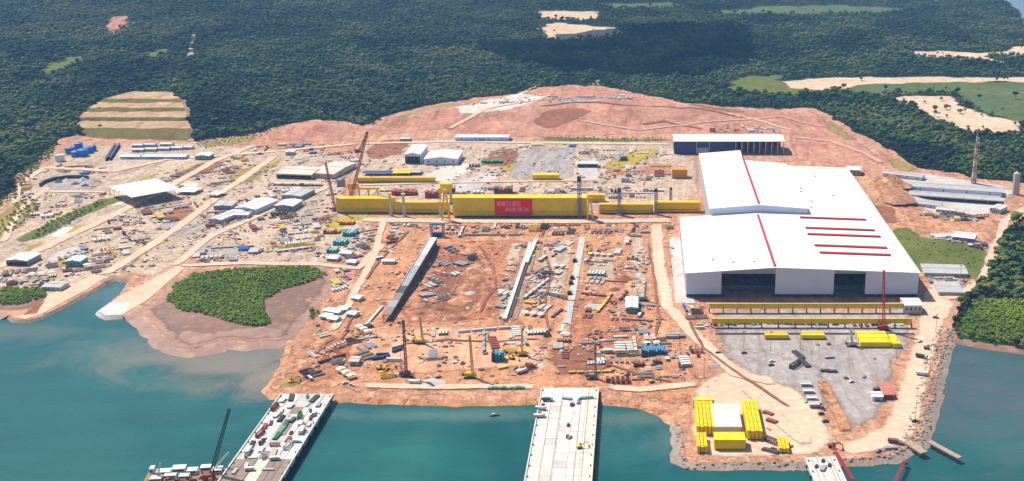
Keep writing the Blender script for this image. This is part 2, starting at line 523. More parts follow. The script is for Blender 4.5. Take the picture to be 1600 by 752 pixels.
def link(name, me, mat, parent=None):
    if mat is not None and not me.materials:
        me.materials.append(mat)
    o = bpy.data.objects.new(name, me)
    COL.objects.link(o)
    if parent is not None:
        o.parent = parent
    return o

LABELLED = []
def tag(o, label, cat, group=None, kind=None):
    o['label'] = label
    o['category'] = cat
    if group:
        o['group'] = group
    if kind:
        o['kind'] = kind
    else:
        LABELLED.append(o)
    return o

def thing(name, label, cat, loc, rz=0.0, group=None):
    o = bpy.data.objects.new(name, None)
    COL.objects.link(o)
    o.empty_display_size = 0.5
    o.location = loc
    o.rotation_euler = (0, 0, rz)
    return tag(o, label, cat, group)

# ------------------------------------------------------------------ ground sheets
def sheet(name, poly, mat, dz, cell=25.0, label=None, use_h=True, kind='structure', zflat=None, fade=0.0, hole=None):
    """A ground sheet cut along a common survey grid and draped on the terrain."""
    tris = tessellate_polygon([[Vector((x, y, 0)) for x, y in poly]])
    idx = {}
    verts, faces = [], []
    def vid(x, y):
        k = (round(x, 2), round(y, 2))
        if k not in idx:
            idx[k] = len(verts)
            verts.append((x, y, 0.0))
        return idx[k]
    def clip(pts, ax, lim, sign):
        out = []
        n = len(pts)
        for i in range(n):
            a, b = pts[i], pts[(i + 1) % n]
            da, db = sign * (a[ax] - lim), sign * (b[ax] - lim)
            if da >= 0:
                out.append(a)
            if (da > 0 and db < 0) or (da < 0 and db > 0):
                t = da / (da - db)
                out.append((a[0] + (b[0] - a[0]) * t, a[1] + (b[1] - a[1]) * t))
        return out
    for t in tris:
        pts = [poly[i] for i in t]
        ar = (pts[1][0] - pts[0][0]) * (pts[2][1] - pts[0][1]) - (pts[2][0] - pts[0][0]) * (pts[1][1] - pts[0][1])
        if ar < 0:
            pts = pts[::-1]
        x0 = math.floor(min(p[0] for p in pts) / cell); x1 = math.ceil(max(p[0] for p in pts) / cell)
        for i in range(x0, x1):
            c1 = clip(clip(pts, 0, i * cell, 1), 0, (i + 1) * cell, -1)
            if len(c1) < 3:
                continue
            y0 = math.floor(min(p[1] for p in c1) / cell); y1 = math.ceil(max(p[1] for p in c1) / cell)
            for j in range(y0, y1):
                c2 = clip(clip(c1, 1, j * cell, 1), 1, (j + 1) * cell, -1)
                if len(c2) < 3:
                    continue
                f = []
                for p in c2:
                    q = vid(*p)
                    if not f or (q != f[-1] and q != f[0]):
                        f.append(q)
                if len(f) >= 3 and len(set(f)) == len(f):
                    faces.append(f)
    A = np.array(verts)
    if zflat is not None:
        A[:, 2] = zflat
    else:
        A[:, 2] = hv(A[:, 0], A[:, 1])
        if hole is not None:
            A[inside(hole, A[:, 0], A[:, 1]), 2] = -8.0
        A[:, 2] += dz
    verts = [tuple(q) for q in A.tolist()]
    me = bpy.data.meshes.new(name)
    me.from_pydata(verts, [], faces)
    for p in me.polygons:
        p.use_smooth = True
    me.update()
    if fade > 0:
        at = me.attributes.new('edge', 'FLOAT', 'POINT')
        vv = np.array(verts)[:, :2]
        d = np.full(len(vv), 1e9)
        pp = np.array(poly)
        for i in range(len(pp)):
            a, b = pp[i], pp[(i + 1) % len(pp)]
            ab = b - a
            t = np.clip(((vv - a) @ ab) / max(1e-9, ab @ ab), 0, 1)
            d = np.minimum(d, np.linalg.norm(vv - a - t[:, None] * ab, axis=1))
        at.data.foreach_set('value', np.clip(d / fade, 0, 1).astype(np.float32))
    o = link(name, me, mat)
    o['kind'] = kind
    if label:
        o['label'] = label
    return o

STRIP_N = [0]
ROADS = []
_SEG = []
def off_road(X, Y, pad=1.0):
    """Whether points lie clear of every road."""
    if not _SEG:
        A = np.concatenate([c[:-1] for c, w in ROADS]); B = np.concatenate([c[1:] for c, w in ROADS])
        W_ = np.concatenate([np.full(len(c) - 1, w) for c, w in ROADS])
        D_ = B - A
        _SEG.extend([A, D_, np.maximum(1e-9, (D_ ** 2).sum(1)), W_])
    A, D_, L_, W_ = _SEG
    X = np.atleast_1d(np.asarray(X, float)); Y = np.atleast_1d(np.asarray(Y, float))
    ok = np.ones(X.shape, bool)
    for i0 in range(0, len(X), 2000):
        x, y = X[i0:i0 + 2000, None], Y[i0:i0 + 2000, None]
        t = np.clip(((x - A[:, 0]) * D_[:, 0] + (y - A[:, 1]) * D_[:, 1]) / L_, 0, 1)
        ok[i0:i0 + 2000] = (np.hypot(x - A[:, 0] - t * D_[:, 0], y - A[:, 1] - t * D_[:, 1]) > W_ + pad).all(1)
    return ok
def strip(name, pts, width, mat, dz, cell=25.0, label=None, amp=1.2):
    """A track of constant width along surveyed points."""
    width = width * 1.35
    c = wob([G(*p) for p in pts], amp, 12.0, closed=False, seed=len(pts))
    left, right = [], []
    for i, p in enumerate(c):
        a = Vector(c[max(0, i - 1)]); b = Vector(c[min(len(c) - 1, i + 1)])
        d = (b - a)
        if d.length < 1e-6:
            continue
        d.normalize()
        w = width * (0.5 + 0.10 * noise.noise(Vector((p[0] / 17, p[1] / 17, 3))))
        left.append((p[0] - d.y * w, p[1] + d.x * w)); right.append((p[0] + d.y * w, p[1] - d.x * w))
    STRIP_N[0] += 1
    if name in ('yard_road', 'haul_road', 'access_road'):
        ROADS.append((np.array(c), width * 0.5))
    dz = dz + 0.013 * STRIP_N[0]
    verts, faces, ed = [], [], []
    n_ = len(left)
    for i, (a, b) in enumerate(zip(left, right)):
        for f, e in ((0, 0.0), (0.3, 0.8), (0.7, 0.8), (1, 0.0)):
            x, y = a[0] + (b[0] - a[0]) * f, a[1] + (b[1] - a[1]) * f
            verts.append((x, y, h(x, y) + dz)); ed.append(e if 0 < i < n_ - 1 else 0.0)
    faces = [(4 * i + k, 4 * i + k + 1, 4 * i + k + 5, 4 * i + k + 4) for i in range(n_ - 1) for k in range(3)]
    me = bpy.data.meshes.new(name)
    me.from_pydata(verts, [], faces)
    bm = bmesh.new(); bm.from_mesh(me)
    for f in bm.faces:
        if f.normal.z < 0:
            f.normal_flip()
    bm.to_mesh(me); bm.free()
    at = me.attributes.new('edge', 'FLOAT', 'POINT')
    at.data.foreach_set('value', np.array(ed, np.float32))
    o = link(name, me, soft(mat))
    o['kind'] = 'structure'
    if label:
        o['label'] = label
    return o

def slope_strip(name, pts, out, z1, mat, label=None):
    """Bank falling from the land's edge to below the water; pts run along the edge with water on the right."""
    V, F = [], []
    for i, p in enumerate(pts):
        a = Vector(pts[max(0, i - 1)]); b = Vector(pts[min(len(pts) - 1, i + 1)])
        d = (b - a)
        d = d.normalized() if d.length > 1e-6 else Vector((1, 0))
        n = Vector((d.y, -d.x))
        for k, f in enumerate((0.0, 0.35, 0.7, 1.0)):
            jit = 1 + 0.35 * noise.noise(Vector((p[0] / 9, p[1] / 9, k * 3.0)))
            q = Vector(p) + n * (out * f * jit)
            z = 0.02 + (z1 - 0.02) * f + (0 if k in (0,) else 0.5 * noise.noise(Vector((q.x / 6, q.y / 6, 9))))
            V.append((q.x, q.y, z))
    for i in range(len(pts) - 1):
        for k in range(3):
            F.append((4 * i + k, 4 * i + k + 1, 4 * i + 4 + k + 1, 4 * i + 4 + k))
    me = bpy.data.meshes.new(name)
    me.from_pydata(V, [], F)
    bm = bmesh.new(); bm.from_mesh(me)
    for f in bm.faces:
        if f.normal.z < 0:
            f.normal_flip()
    bm.to_mesh(me); bm.free()
    for p in me.polygons:
        p.use_smooth = True
    o = link(name, me, mat)
    o['kind'] = 'structure'
    if label:
        o['label'] = label
    return o

# ================================================================== SETTING
C_MUDL = [(-700, 540), (-300, 500), (-120, 488), (-10, 484), (15, 492)]
C_FING1 = [(15, 492), (22, 499), (45, 500), (66, 494), (100, 476), (150, 449), (163, 440)]
C_BASIN = [(163, 440), (180, 434), (205, 436)]
C_FING2 = [(205, 436), (190, 458), (152, 487), (166, 495), (193, 493)]
C_MUD = [(193, 493), (215, 489), (240, 503), (258, 526), (275, 543), (300, 546), (330, 538), (352, 531), (390, 535), (450, 531)]
C_SHORE = [(450, 531), (455, 545), (441, 578), (420, 606), (430, 616), (520, 620), (600, 621), (700, 626), (845, 623), (935, 622), (1000, 629), (1042, 644), (1064, 660)]
C_QUAY = [(1064, 660), (1066, 690), (1064, 714), (1080, 722), (1256, 722), (1300, 716), (1340, 717), (1392, 712), (1436, 690), (1450, 650), (1462, 600), (1474, 545), (1488, 512)]
C_RIGHT = [(1488, 512), (1496, 528), (1540, 536), (1600, 544), (1900, 572), (2700, 660)]
SEGS = [('mud_bank', C_MUDL, 3.0, 16, MUDP), ('slipway_bank', C_FING1, 0.8, 5, ROCK), ('basin_bank', C_BASIN, 0.8, 8, MUD), ('slipway_bank', C_FING2, 0.6, 4, CONC),
        ('mud_bank', C_MUD, 5.0, 20, MUDP), ('shore_bank', C_SHORE, 2.2, 10, ORANGE), ('rock_bank', C_QUAY, 0.7, 12, ROCK), ('mud_bank', C_RIGHT, 3.0, 14, MUD)]
coast = []
for k, (nm, pts, amp, out, mt) in enumerate(SEGS):
    w = wob([G(*p) for p in pts], amp, 8.0, closed=False, seed=1.7)
    w[0] = G(*pts[0])
    coast += w[:-1]
    lab = {'mud_bank': 'shelving brown mud bank at the water', 'slipway_bank': 'stone edge of the slipway finger', 'basin_bank': 'muddy head of the narrow basin',
           'shore_bank': 'orange earth bank falling to the sea', 'rock_bank': 'grey rock bank round the quay'}[nm]
    slope_strip(nm, w, out, -4.0, mt, lab)
coast.append(G(*C_RIGHT[-1]))
land = coast + [(9000, 900), (9000, 9500), (-9000, 9500), (-9000, 900)]
SOIL_LATER = lambda hole: sheet('ground', land, SOIL, -0.9, cell=100.0, hole=hole, label='dark green forest floor reaching to the horizon')
sheet('sea', [(-9000, -1500), (9000, -1500), (9000, 912)] + [(x, y + 12.0) for x, y in coast[::-1]] + [(-9000, 912)], M_WATER, 0, cell=600, zflat=WATER_Z, label='teal sea water in front of the yard')

LOWGREEN = [(1492, 514), (1512, 478), (1535, 462), (1600, 470), (1760, 500), (1760, 560), (1600, 542), (1540, 534), (1498, 526)]
SITE_BACK = [(1700, 290), (1600, 287), (1555, 283), (1500, 274), (1440, 262), (1400, 240), (1350, 214), (1300, 182), (1268, 170), (1200, 169), (1130, 171), (1060, 162),
             (1000, 147), (940, 135), (890, 134), (840, 137), (800, 149), (760, 153), (710, 162), (650, 172), (600, 187), (570, 199), (530, 191), (490, 188), (450, 197), (400, 209),
             (350, 214), (308, 221), (300, 218), (120, 214), (88, 222), (62, 250), (30, 268), (18, 300), (-10, 325), (-60, 350), (-200, 410)]
site = coast[6:-30] + []
site_px_right = [(1500, 478), (1522, 455), (1545, 425), (1556, 398), (1575, 362), (1600, 345), (1700, 345)]
ci = [i for i, p in enumerate(coast) if p == G(*C_QUAY[0])]
# coast from left edge through the quay, then up the right-hand road and round the back
k_end = max(i for i, p in enumerate(coast) if math.hypot(p[0] - G(*C_RIGHT[0])[0], p[1] - G(*C_RIGHT[0])[1]) < 1.0)
site = coast[:k_end] + [G(*p) for p in site_px_right] + wob([G(*p) for p in SITE_BACK], 9.0, 12.0, closed=False, seed=4.0) + [G(-700, 500)]
SOIL_LATER(site)
sheet('site_ground', site, RED, 0.0, cell=12.5, label='bare red earth of the shipyard site')

PATCH_N = [0]
def patch(name, pts, mat, lvl, amp=3.0, label=None, seg=10.0):
    PATCH_N[0] += 1
    w = wob(pxpoly(pts), amp, seg, seed=PATCH_N[0] * 1.37)
    if amp <= 1.0 or mat.name not in EARTH_ARGS:
        return sheet(name, w, mat, 0.09 * lvl + 0.0008 * PATCH_N[0], cell=12.5, label=label)
    return sheet(name, w, soft(mat), 0.09 * lvl + 0.0008 * PATCH_N[0], cell=12.5, label=label, fade=5.0 + 3.2 * amp)

# hill and back of the site
patch('hill_ground', [(570, 205), (600, 190), (650, 176), (710, 166), (790, 156), (840, 142), (890, 138), (940, 139), (1000, 150), (1060, 166), (1130, 174), (1200, 172), (1262, 173),
                      (1300, 188), (1345, 220), (1380, 246), (1330, 262), (1240, 250), (1230, 212), (1050, 211), (800, 216), (700, 205), (600, 212)], HILL, 1, 4, 'raw red hillside behind the yard')
patch('mound_ground', [(410, 212), (440, 203), (490, 191), (530, 194), (560, 206), (555, 220), (480, 224), (420, 220)], HILL, 1, 3, 'bare red mound at the forest edge')
patch('grey_pad', [(850, 178), (868, 166), (905, 155), (965, 152), (990, 164), (950, 172), (900, 180)], GRAVEL, 2, 3, 'grey gravel pad on the hilltop')
patch('pale_pad', [(705, 182), (735, 168), (770, 158), (800, 152), (850, 154), (868, 164), (840, 178), (800, 186), (750, 190), (715, 190)], SPOIL, 2, 4, 'pale stockpile ground on the hill')
patch('olive_scrub', [(592, 200), (625, 186), (670, 174), (720, 166), (735, 172), (690, 180), (640, 190), (610, 202)], OLIVE, 2, 4, 'olive scrub along the hill edge')
patch('olive_scrub', [(310, 222), (352, 215), (400, 210), (408, 218), (360, 228), (316, 232)], OLIVE, 2, 4, 'olive scrub below the forest edge')
patch('cut_ground', [(830, 195), (850, 187), (905, 184), (930, 188), (885, 200), (850, 206)], BROWN, 2, 3, 'dark cut in the red hillside')
patch('cut_ground', [(1080, 165), (1120, 174), (1170, 178), (1160, 183), (1110, 180), (1070, 172)], BROWN, 2, 3, 'dark red cut near the hill crest')
patch('scrub_line', [(840, 214), (900, 215), (980, 217), (1050, 216), (1050, 221), (960, 223), (850, 221)], GRASS, 2, 3, 'scrub line at the foot of the hill')
patch('olive_scrub', [(1280, 180), (1300, 186), (1342, 218), (1330, 224), (1290, 205)], OLIVE, 2, 4, 'olive scrub by the east forest edge')
patch('olive_scrub', [(1378, 244), (1400, 246), (1436, 264), (1425, 272), (1390, 262)], OLIVE, 2, 3, 'yellow scrub beyond the assembly hall')
# main yards
patch('yard_ground', [(560, 226), (700, 215), (830, 219), (1050, 222), (1092, 250), (1100, 300), (1060, 330), (560, 332), (540, 280)], YARD, 1, 4, 'dusty yard behind the girders')
patch('yard_ground', [(60, 262), (130, 226), (300, 222), (420, 232), (560, 240), (545, 300), (600, 345), (585, 395), (500, 415), (270, 420), (225, 440), (200, 430), (165, 440), (60, 470), (-60, 440), (-60, 380)], YARD, 1, 5, 'cluttered fabrication yard with many sheds')
rq = random.Random(12)
for k in range(26):
    x, y = rq.uniform(60, 560), rq.uniform(262, 410)
    if k > 18:
        x, y = rq.uniform(600, 1040), rq.uniform(230, 300)
    if k <= 18 and y > 480 - 0.3 * x + 60 or y < 330 - 0.25 * x + 10 - 80:
        continue
    rx_, ry_ = rq.uniform(18, 48), rq.uniform(5, 12)
    pts = [(x + rx_ * math.cos(t) + ry_ * 1.3 * math.sin(t), y - 0.35 * rx_ * math.cos(t) + ry_ * math.sin(t)) for t in [2 * math.pi * q / 9 for q in range(9)]]
    mt, nm = rq.choice(((GRAVEL, 'grey gravel'), (PALE, 'pale grey'), (ORANGE, 'orange'), (OLIVE, 'olive scrub'), (BROWN, 'dark brown'), (YSCRUB, 'yellow scrub'), (SPOIL, 'whitish')))
    patch('ground_stain', pts, mt, 2, 4, nm + ' patch of ground in the yard')
patch('gravel_pad', [(806, 240), (830, 230), (902, 230), (898, 278), (790, 280)], GRAVEL, 2, 1.5, 'grey gravel pad behind the girder')
patch('gravel_pad', [(906, 254), (934, 254), (934, 280), (902, 280)], PALE, 2, 1.0, 'pale pad beside the gravel pad')
patch('red_strip', [(945, 262), (1050, 258), (1056, 272), (948, 276)], HILL, 2, 2, 'reddish stripe of earth by the back yard')
patch('orange_ground', [(570, 345), (1050, 348), (1062, 400), (1090, 480), (1080, 520), (1085, 560), (1140, 620), (1062, 640), (940, 615), (530, 615), (430, 605), (455, 550), (500, 490), (560, 430)], ORANGE, 1, 5, 'orange earth around the building berths')
RUSTE = earth('rust_earth', (0.24, 0.085, 0.042), (0.41, 0.165, 0.083), (0.54, 0.28, 0.165), big=0.025, streak=0.8, spots=(0.16, 0.07, 0.04))
patch('berth_ground', [(680, 378), (800, 372), (830, 378), (790, 500), (640, 508), (612, 490)], RUSTE, 2, 4, 'red earth between the ramp and the beams')
patch('pit_ground', [(700, 395), (745, 392), (770, 415), (765, 470), (735, 490), (640, 490), (660, 450)], BROWN, 3, 6, 'dark churned pit beside the long ramp')
patch('mud_patch', [(730, 405), (765, 400), (770, 440), (715, 470), (690, 470)], ORANGE, 4, 6, 'orange spoil in the churned pit')
patch('pale_floor', [(792, 380), (822, 378), (800, 500), (768, 500)], YARD, 3, 2, 'pale floor beside the concrete beams')
patch('pale_floor', [(840, 378), (905, 372), (885, 470), (820, 480)], YARD, 3, 3, 'dusty floor between two berths')
patch('tan_panel', [(924, 402), (958, 400), (958, 440), (918, 442)], earth('tan_panel_ground', (0.36, 0.25, 0.16), (0.43, 0.31, 0.21), (0.5, 0.37, 0.26), big=0.03), 3, 1.0, 'tan levelled rectangle in the berth')
patch('brown_strip', [(980, 372), (1012, 370), (1018, 480), (985, 480)], YARD, 3, 2, 'dull brown strip of ground in the berth')
patch('apron', [(1046, 372), (1062, 372), (1086, 474), (1055, 474)], PALE, 3, 1.0, 'pale apron beside the assembly hall')
patch('red_floor', [(560, 515), (700, 508), (860, 512), (860, 575), (640, 590), (560, 560)], earth('peach_floor', (0.50, 0.25, 0.14), (0.60, 0.33, 0.20), (0.66, 0.42, 0.29), big=0.02, streak=0.2), 3, 5, 'smooth peach earth at the berth heads')
patch('brown_ground', [(440, 595), (470, 555), (520, 520), (560, 530), (545, 580), (500, 605)], RUSTE, 3, 4, 'rutted red ground on the west shore')
patch('brown_ground', [(850, 545), (900, 535), (950, 550), (960, 590), (860, 592)], BROWN, 3, 5, 'brown churned ground above the wide pier')
patch('red_ground', [(880, 470), (960, 455), (1010, 480), (1010, 540), (880, 545)], RUSTE, 3, 5, 'mottled red ground in the middle berth')
# east
patch('gravel_yard', [(1104, 482), (1428, 482), (1424, 535), (1408, 560), (1392, 620), (1376, 655), (1334, 676), (1322, 690), (1310, 660), (1285, 610), (1240, 590), (1180, 580), (1120, 540)], GRAVEL, 2, 4.5, 'grey gravel yard in front of the assembly hall')
patch('gravel_yard', [(1110, 545), (1180, 540), (1290, 570), (1310, 640), (1270, 640), (1220, 606), (1160, 590)], GRAVEL, 3, 5, 'grey gravel running out toward the quay')
patch('quay_ground', [(1080, 600), (1150, 570), (1240, 592), (1290, 640), (1310, 690), (1290, 712), (1256, 718), (1078, 716), (1072, 660)], TAN, 2, 3, 'sandy quay ground')
patch('quay_road', [(1436, 466), (1452, 440), (1468, 440), (1495, 476), (1474, 520), (1458, 580), (1446, 640), (1428, 688), (1392, 706), (1312, 714), (1302, 696), (1340, 684), (1376, 664), (1396, 620), (1412, 562), (1428, 520)], TAN, 3, 1.2, 'beige haul road curving round the quay')
patch('pale_pad', [(1424, 412), (1470, 416), (1512, 428), (1515, 462), (1482, 470), (1456, 446)], GRAVEL, 3, 1.5, 'grey hardstand beside the assembly hall')
patch('grass_slope', [(1392, 358), (1420, 354), (1446, 374), (1490, 386), (1552, 402), (1556, 436), (1500, 438), (1424, 424), (1402, 394), (1388, 366)], GRASS, 6, 1.2, 'green grassy slope beside the assembly hall')
patch('orange_slope', [(1510, 424), (1545, 420), (1548, 440), (1520, 460), (1508, 448)], ORANGE, 3, 2, 'orange cut slope near the forest')
patch('pad_ground', [(1448, 366), (1490, 362), (1550, 385), (1555, 398), (1510, 400), (1460, 385)], PALE, 3, 2, 'pale pad above the grassy slope')
patch('pad_ground', [(1395, 268), (1440, 270), (1570, 290), (1590, 300), (1550, 335), (1500, 342), (1440, 330), (1410, 300)], PALE, 3, 2, 'pale ground round the long grey sheds')
patch('orange_slope', [(1340, 275), (1400, 290), (1440, 330), (1500, 345), (1560, 365), (1555, 385), (1470, 362), (1400, 352), (1370, 320)], ORANGE, 2, 4, 'orange spoil slope behind the assembly hall')
patch('red_strip', [(1350, 320), (1400, 330), (1415, 352), (1370, 350)], BROWN, 3, 3, 'dark red spoil below the heap')
strip('access_road', [(1700, 320), (1610, 322), (1570, 345), (1562, 375), (1550, 405), (1535, 440), (1500, 462), (1470, 470)], 11, TAN, 0.8, label='beige access road along the east forest')
# west
patch('mud_bed', [(250, 470), (262, 445), (300, 424), (506, 415), (524, 440), (494, 482), (458, 530), (390, 534), (352, 530), (330, 537), (300, 545), (275, 542), (258, 525), (240, 502), (218, 488)], MUDP, 1.5, 0.9, 'pinkish tidal mud bed')
patch('mangrove_mud', [(255, 470), (265, 445), (300, 425), (500, 416), (520, 440), (490, 480), (455, 528), (390, 532), (352, 528), (300, 540), (262, 522), (240, 498), (222, 485)], MUD, 2, 4, 'wet brown mud round the mangrove')
patch('pink_mud', [(262, 505), (330, 515), (420, 505), (455, 515), (448, 530), (390, 533), (352, 529), (330, 536), (300, 545), (276, 541)], MUDP, 3, 4, 'pinkish mudflat at the shore')
patch('mangrove_mud', [(-700, 500), (-60, 452), (60, 452), (84, 462), (60, 480), (12, 489), (-10, 482), (-120, 486), (-700, 535)], MUD, 2, 3, 'brown mud beside the west slipway')
patch('slip_deck', [(20, 496), (52, 488), (75, 462), (150, 428), (166, 434), (140, 450), (66, 491), (40, 499)], TAN, 3, 1.0, 'pale earth slipway finger')
patch('red_strip', [(36, 493), (58, 474), (70, 470), (58, 490)], BROWN, 4, 1.0, 'dark red trench on the slipway finger')
patch('slip_deck', [(153, 487), (190, 462), (232, 440), (275, 416), (290, 418), (232, 468), (192, 492), (166, 494)], TAN, 3, 0.8, 'pale concrete slipway finger')
patch('slip_tip', [(153, 487), (172, 474), (205, 474), (192, 492), (166, 494)], CONCL, 4, 0.8, 'pale stone tip of the slipway finger')
patch('trench', [(272, 282), (285, 271), (320, 266), (312, 274), (285, 284)], BROWN, 3, 3, 'dark red shade of a trench, coloured on the upper west yard')  # shadow of a trench, put in as flat brown ground colour
patch('trench', [(434, 236), (445, 228), (478, 224), (470, 232), (445, 240)], BROWN, 3, 3, 'dark shade of a cut, coloured under the red mound')  # another trench shadow coloured onto the ground
patch('trench', [(100, 425), (118, 412), (140, 412), (128, 426)], RED, 3, 3, 'reddish stock ground beside the slipway')
patch('trench', [(186, 420), (205, 402), (228, 398), (218, 416)], BROWN, 3, 4, 'dark brown stock ground above the basin')
for pts in ([(196, 290), (240, 268), (262, 262), (250, 276), (205, 296)], [(92, 368), (112, 354), (150, 342), (146, 352), (110, 368)], [(215, 388), (232, 372), (262, 366), (272, 376), (245, 388)],
            [(390, 282), (415, 258), (440, 244), (452, 246), (425, 268), (402, 288)], [(58, 268), (75, 250), (88, 236), (96, 238), (80, 258)], [(20, 395), (60, 378), (80, 372), (70, 384), (30, 402)], [(560, 226), (600, 204), (612, 206), (580, 226)], [(205, 330), (260, 318), (270, 324), (215, 340)]):
    patch('yellow_scrub', pts, YSCRUB, 3, 4, 'yellow scrub verge in the west yard')
patch('aggregate_yard', [(68, 286), (80, 272), (130, 270), (165, 284), (150, 296), (75, 298)], GRAVEL, 3, 2, 'grey ground of the batching yard')
patch('olive_scrub', [(75, 345), (150, 312), (185, 305), (195, 314), (120, 345), (70, 372), (30, 385), (20, 375)], GRASS, 3, 3, 'green verge beside the west road')
patch('olive_scrub', [(0, 330), (40, 300), (70, 320), (40, 352), (0, 382), (-60, 400), (-60, 360)], OLIVE, 2, 5, 'scrubby ground at the west edge')
patch('olive_scrub', [(355, 275), (400, 255), (425, 255), (395, 285), (360, 295)], OLIVE, 3, 3, 'yellow scrub between yard roads')
patch('grey_floor', [(282, 388), (330, 378), (400, 382), (372, 402), (310, 408)], GRAVEL, 3, 2.5, 'grey washed floor above the mangrove')
for pts, w in (([(-60, 440), (60, 392), (150, 350), (240, 306), (330, 255), (400, 226)], 13), ([(160, 432), (215, 398), (280, 355), (350, 300), (430, 244)], 12),
               ([(270, 418), (330, 370), (420, 330), (520, 290)], 10), ([(60, 262), (180, 268), (260, 250), (420, 238), (560, 225)], 11),
               ([(275, 416), (380, 412), (500, 414), (560, 420), (600, 380)], 10), ([(24, 320), (30, 290), (70, 262)], 9),
               ([(72, 300), (170, 301), (200, 312)], 8), ([(5, 380), (30, 330), (60, 305)], 8)):
    strip('yard_road', pts, w, TAN, 0.75, label='pale dirt road through the fabrication yard')
for pts, w in (([(560, 225), (700, 222), (850, 224), (1050, 226)], 12), ([(560, 344), (700, 346), (900, 347), (1055, 345)], 16), ([(1025, 350), (1030, 420), (1044, 480), (1090, 530), (1150, 585), (1220, 600)], 13),
               ([(600, 345), (585, 400), (550, 470), (520, 520)], 8), ([(560, 604), (700, 606), (845, 604)], 9), ([(935, 604), (1000, 610), (1100, 600)], 10),
               ([(940, 282), (700, 286), (560, 290)], 8),
               ([(1160, 600), (1220, 660), (1270, 700)], 12), ([(700, 205), (760, 185), (840, 172), (860, 150)], 8), ([(1240, 205), (1180, 190), (1130, 182)], 7)):
    strip('haul_road', pts, w, TAN, 0.72, label='pale haul road across the orange earth')
TRACK = earth('hill_track_earth', (0.46, 0.24, 0.16), (0.54, 0.31, 0.22), (0.60, 0.39, 0.29), big=0.03)
for pts, w, mt, nm in (([(840, 184), (900, 178), (980, 182), (1080, 178), (1170, 188)], 4, BROWN, 'dark gully'), ([(900, 196), (1000, 206), (1100, 196), (1220, 186), (1290, 200)], 4, TAN, 'pale track'),
                   ([(1240, 215), (1300, 222), (1350, 240), (1380, 256)], 5, TAN, 'pale track'), ([(1000, 200), (1040, 196), (1100, 204)], 4, BROWN, 'dark gully')):
    strip('hill_track', pts, w * 2.0, TRACK if mt is TAN else mt, 0.72, label=nm + ' across the raw red hillside')
for pts, w in (([(700, 400), (720, 430), (700, 465), (660, 485)], 6), ([(745, 385), (770, 410), (775, 450), (750, 490)], 6), ([(850, 390), (862, 430), (850, 480), (860, 520)], 5), ([(1012, 380), (1022, 440), (1030, 500), (1010, 560)], 5), ([(480, 560), (510, 535), (540, 522)], 6),
               ([(560, 480), (540, 520), (500, 570), (470, 596)], 5), ([(620, 540), (700, 530), (780, 536), (850, 530)], 6), ([(880, 560), (940, 566), (1010, 590), (1060, 600)], 6), ([(640, 360), (600, 400), (570, 440)], 5), ([(1075, 500), (1100, 545), (1160, 590), (1240, 640)], 6)):
    strip('mud_rut', pts, w * 0.5, BROWN, 0.70, label='dark wet ruts in the orange earth')
strip('red_berm', [(1280, 592), (1305, 640), (1328, 680)], 9, ORANGE, 0.85, label='orange earth berm across the gravel yard')

patch('shrub_ground', LOWGREEN, GRASS, 1, 3, 'green shrubby ground by the east water')
# forest clearings and fields
CLEAR = [pxpoly(LOWGREEN)]
def clearing(name, pts, mat, lvl, amp, label, cut=True):
    w = wob(pxpoly(pts), amp * 1.8, 12, seed=len(CLEAR) * 2.1 + 40)
    if cut:
        CLEAR.append(w)
    return sheet(name, w, soft(mat), 0.25 + 0.06 * lvl, cell=25, label=label, fade=14)
clearing('sand_clearing', [(1218, 127), (1300, 122), (1400, 121), (1600, 121), (1800, 122), (1800, 128), (1600, 129), (1450, 130), (1350, 134), (1290, 144), (1236, 139)], SAND, 2, 8, 'long pale sand strip across the forest')
clearing('sand_clearing', [(1375, 153), (1430, 149), (1490, 149), (1510, 165), (1548, 182), (1590, 190), (1604, 212), (1560, 212), (1496, 206), (1455, 186), (1405, 164)], SAND, 2, 8, 'pale sand clearing before the meadow')
clearing('meadow', [(1310, 133), (1350, 131), (1450, 129), (1600, 128), (1900, 130), (1900, 230), (1640, 215), (1598, 196), (1550, 182), (1512, 164), (1490, 148), (1430, 148), (1375, 152), (1330, 147)], MEADOW, 1, 6, 'green meadow beyond the pale sand')
clearing('sand_clearing', [(1415, 86), (1460, 84), (1540, 86), (1580, 78), (1600, 72), (1700, 70), (1700, 90), (1600, 91), (1540, 90), (1600, 103), (1520, 96), (1440, 94)], SAND, 2, 10, 'branching pale sand tracks in the far forest')
clearing('sand_clearing', [(845, 50), (870, 43), (900, 45), (960, 50), (985, 58), (945, 67), (880, 73), (850, 69)], SAND, 2, 12, 'tan clearing beside the dark cloud shadow')
clearing('sand_clearing', [(840, 28), (900, 26), (938, 24), (934, 38), (846, 40)], SAND, 2, 8, 'thin sand bar clearing far off')
clearing('earth_clearing', [(165, 72), (180, 62), (205, 63), (200, 75), (182, 84), (170, 84)], HILL, 2, 10, 'reddish clearing in the west forest')
clearing('earth_clearing', [(62, 132), (95, 120), (130, 113), (135, 122), (100, 132), (70, 138)], GRASS, 2, 10, 'scrubby clearing in the west forest')
clearing('earth_clearing', [(292, 108), (302, 80), (311, 78), (303, 110)], SAND, 2, 5, 'pale gash of a track in the west forest')
clearing('meadow', [(1100, 22), (1200, 10), (1300, 8), (1420, 14), (1400, 22), (1280, 26), (1150, 28)], MEADOW, 1, 20, 'pale green field at the far edge')
clearing('meadow', [(1128, 140), (1160, 120), (1230, 118), (1220, 127), (1240, 134), (1300, 145), (1240, 152), (1180, 150)], GRASS, 1, 10, 'rough grass patch beyond the red hill')
clearing('grass_clearing', [(215, 108), (260, 98), (275, 104), (240, 114)], GRASS, 1, 10, 'pale clearing above the terraces')
clearing('grass_clearing', [(930, 14), (1050, 6), (1080, 12), (960, 20)], MEADOW, 1, 16, 'far pale field left of the green field')
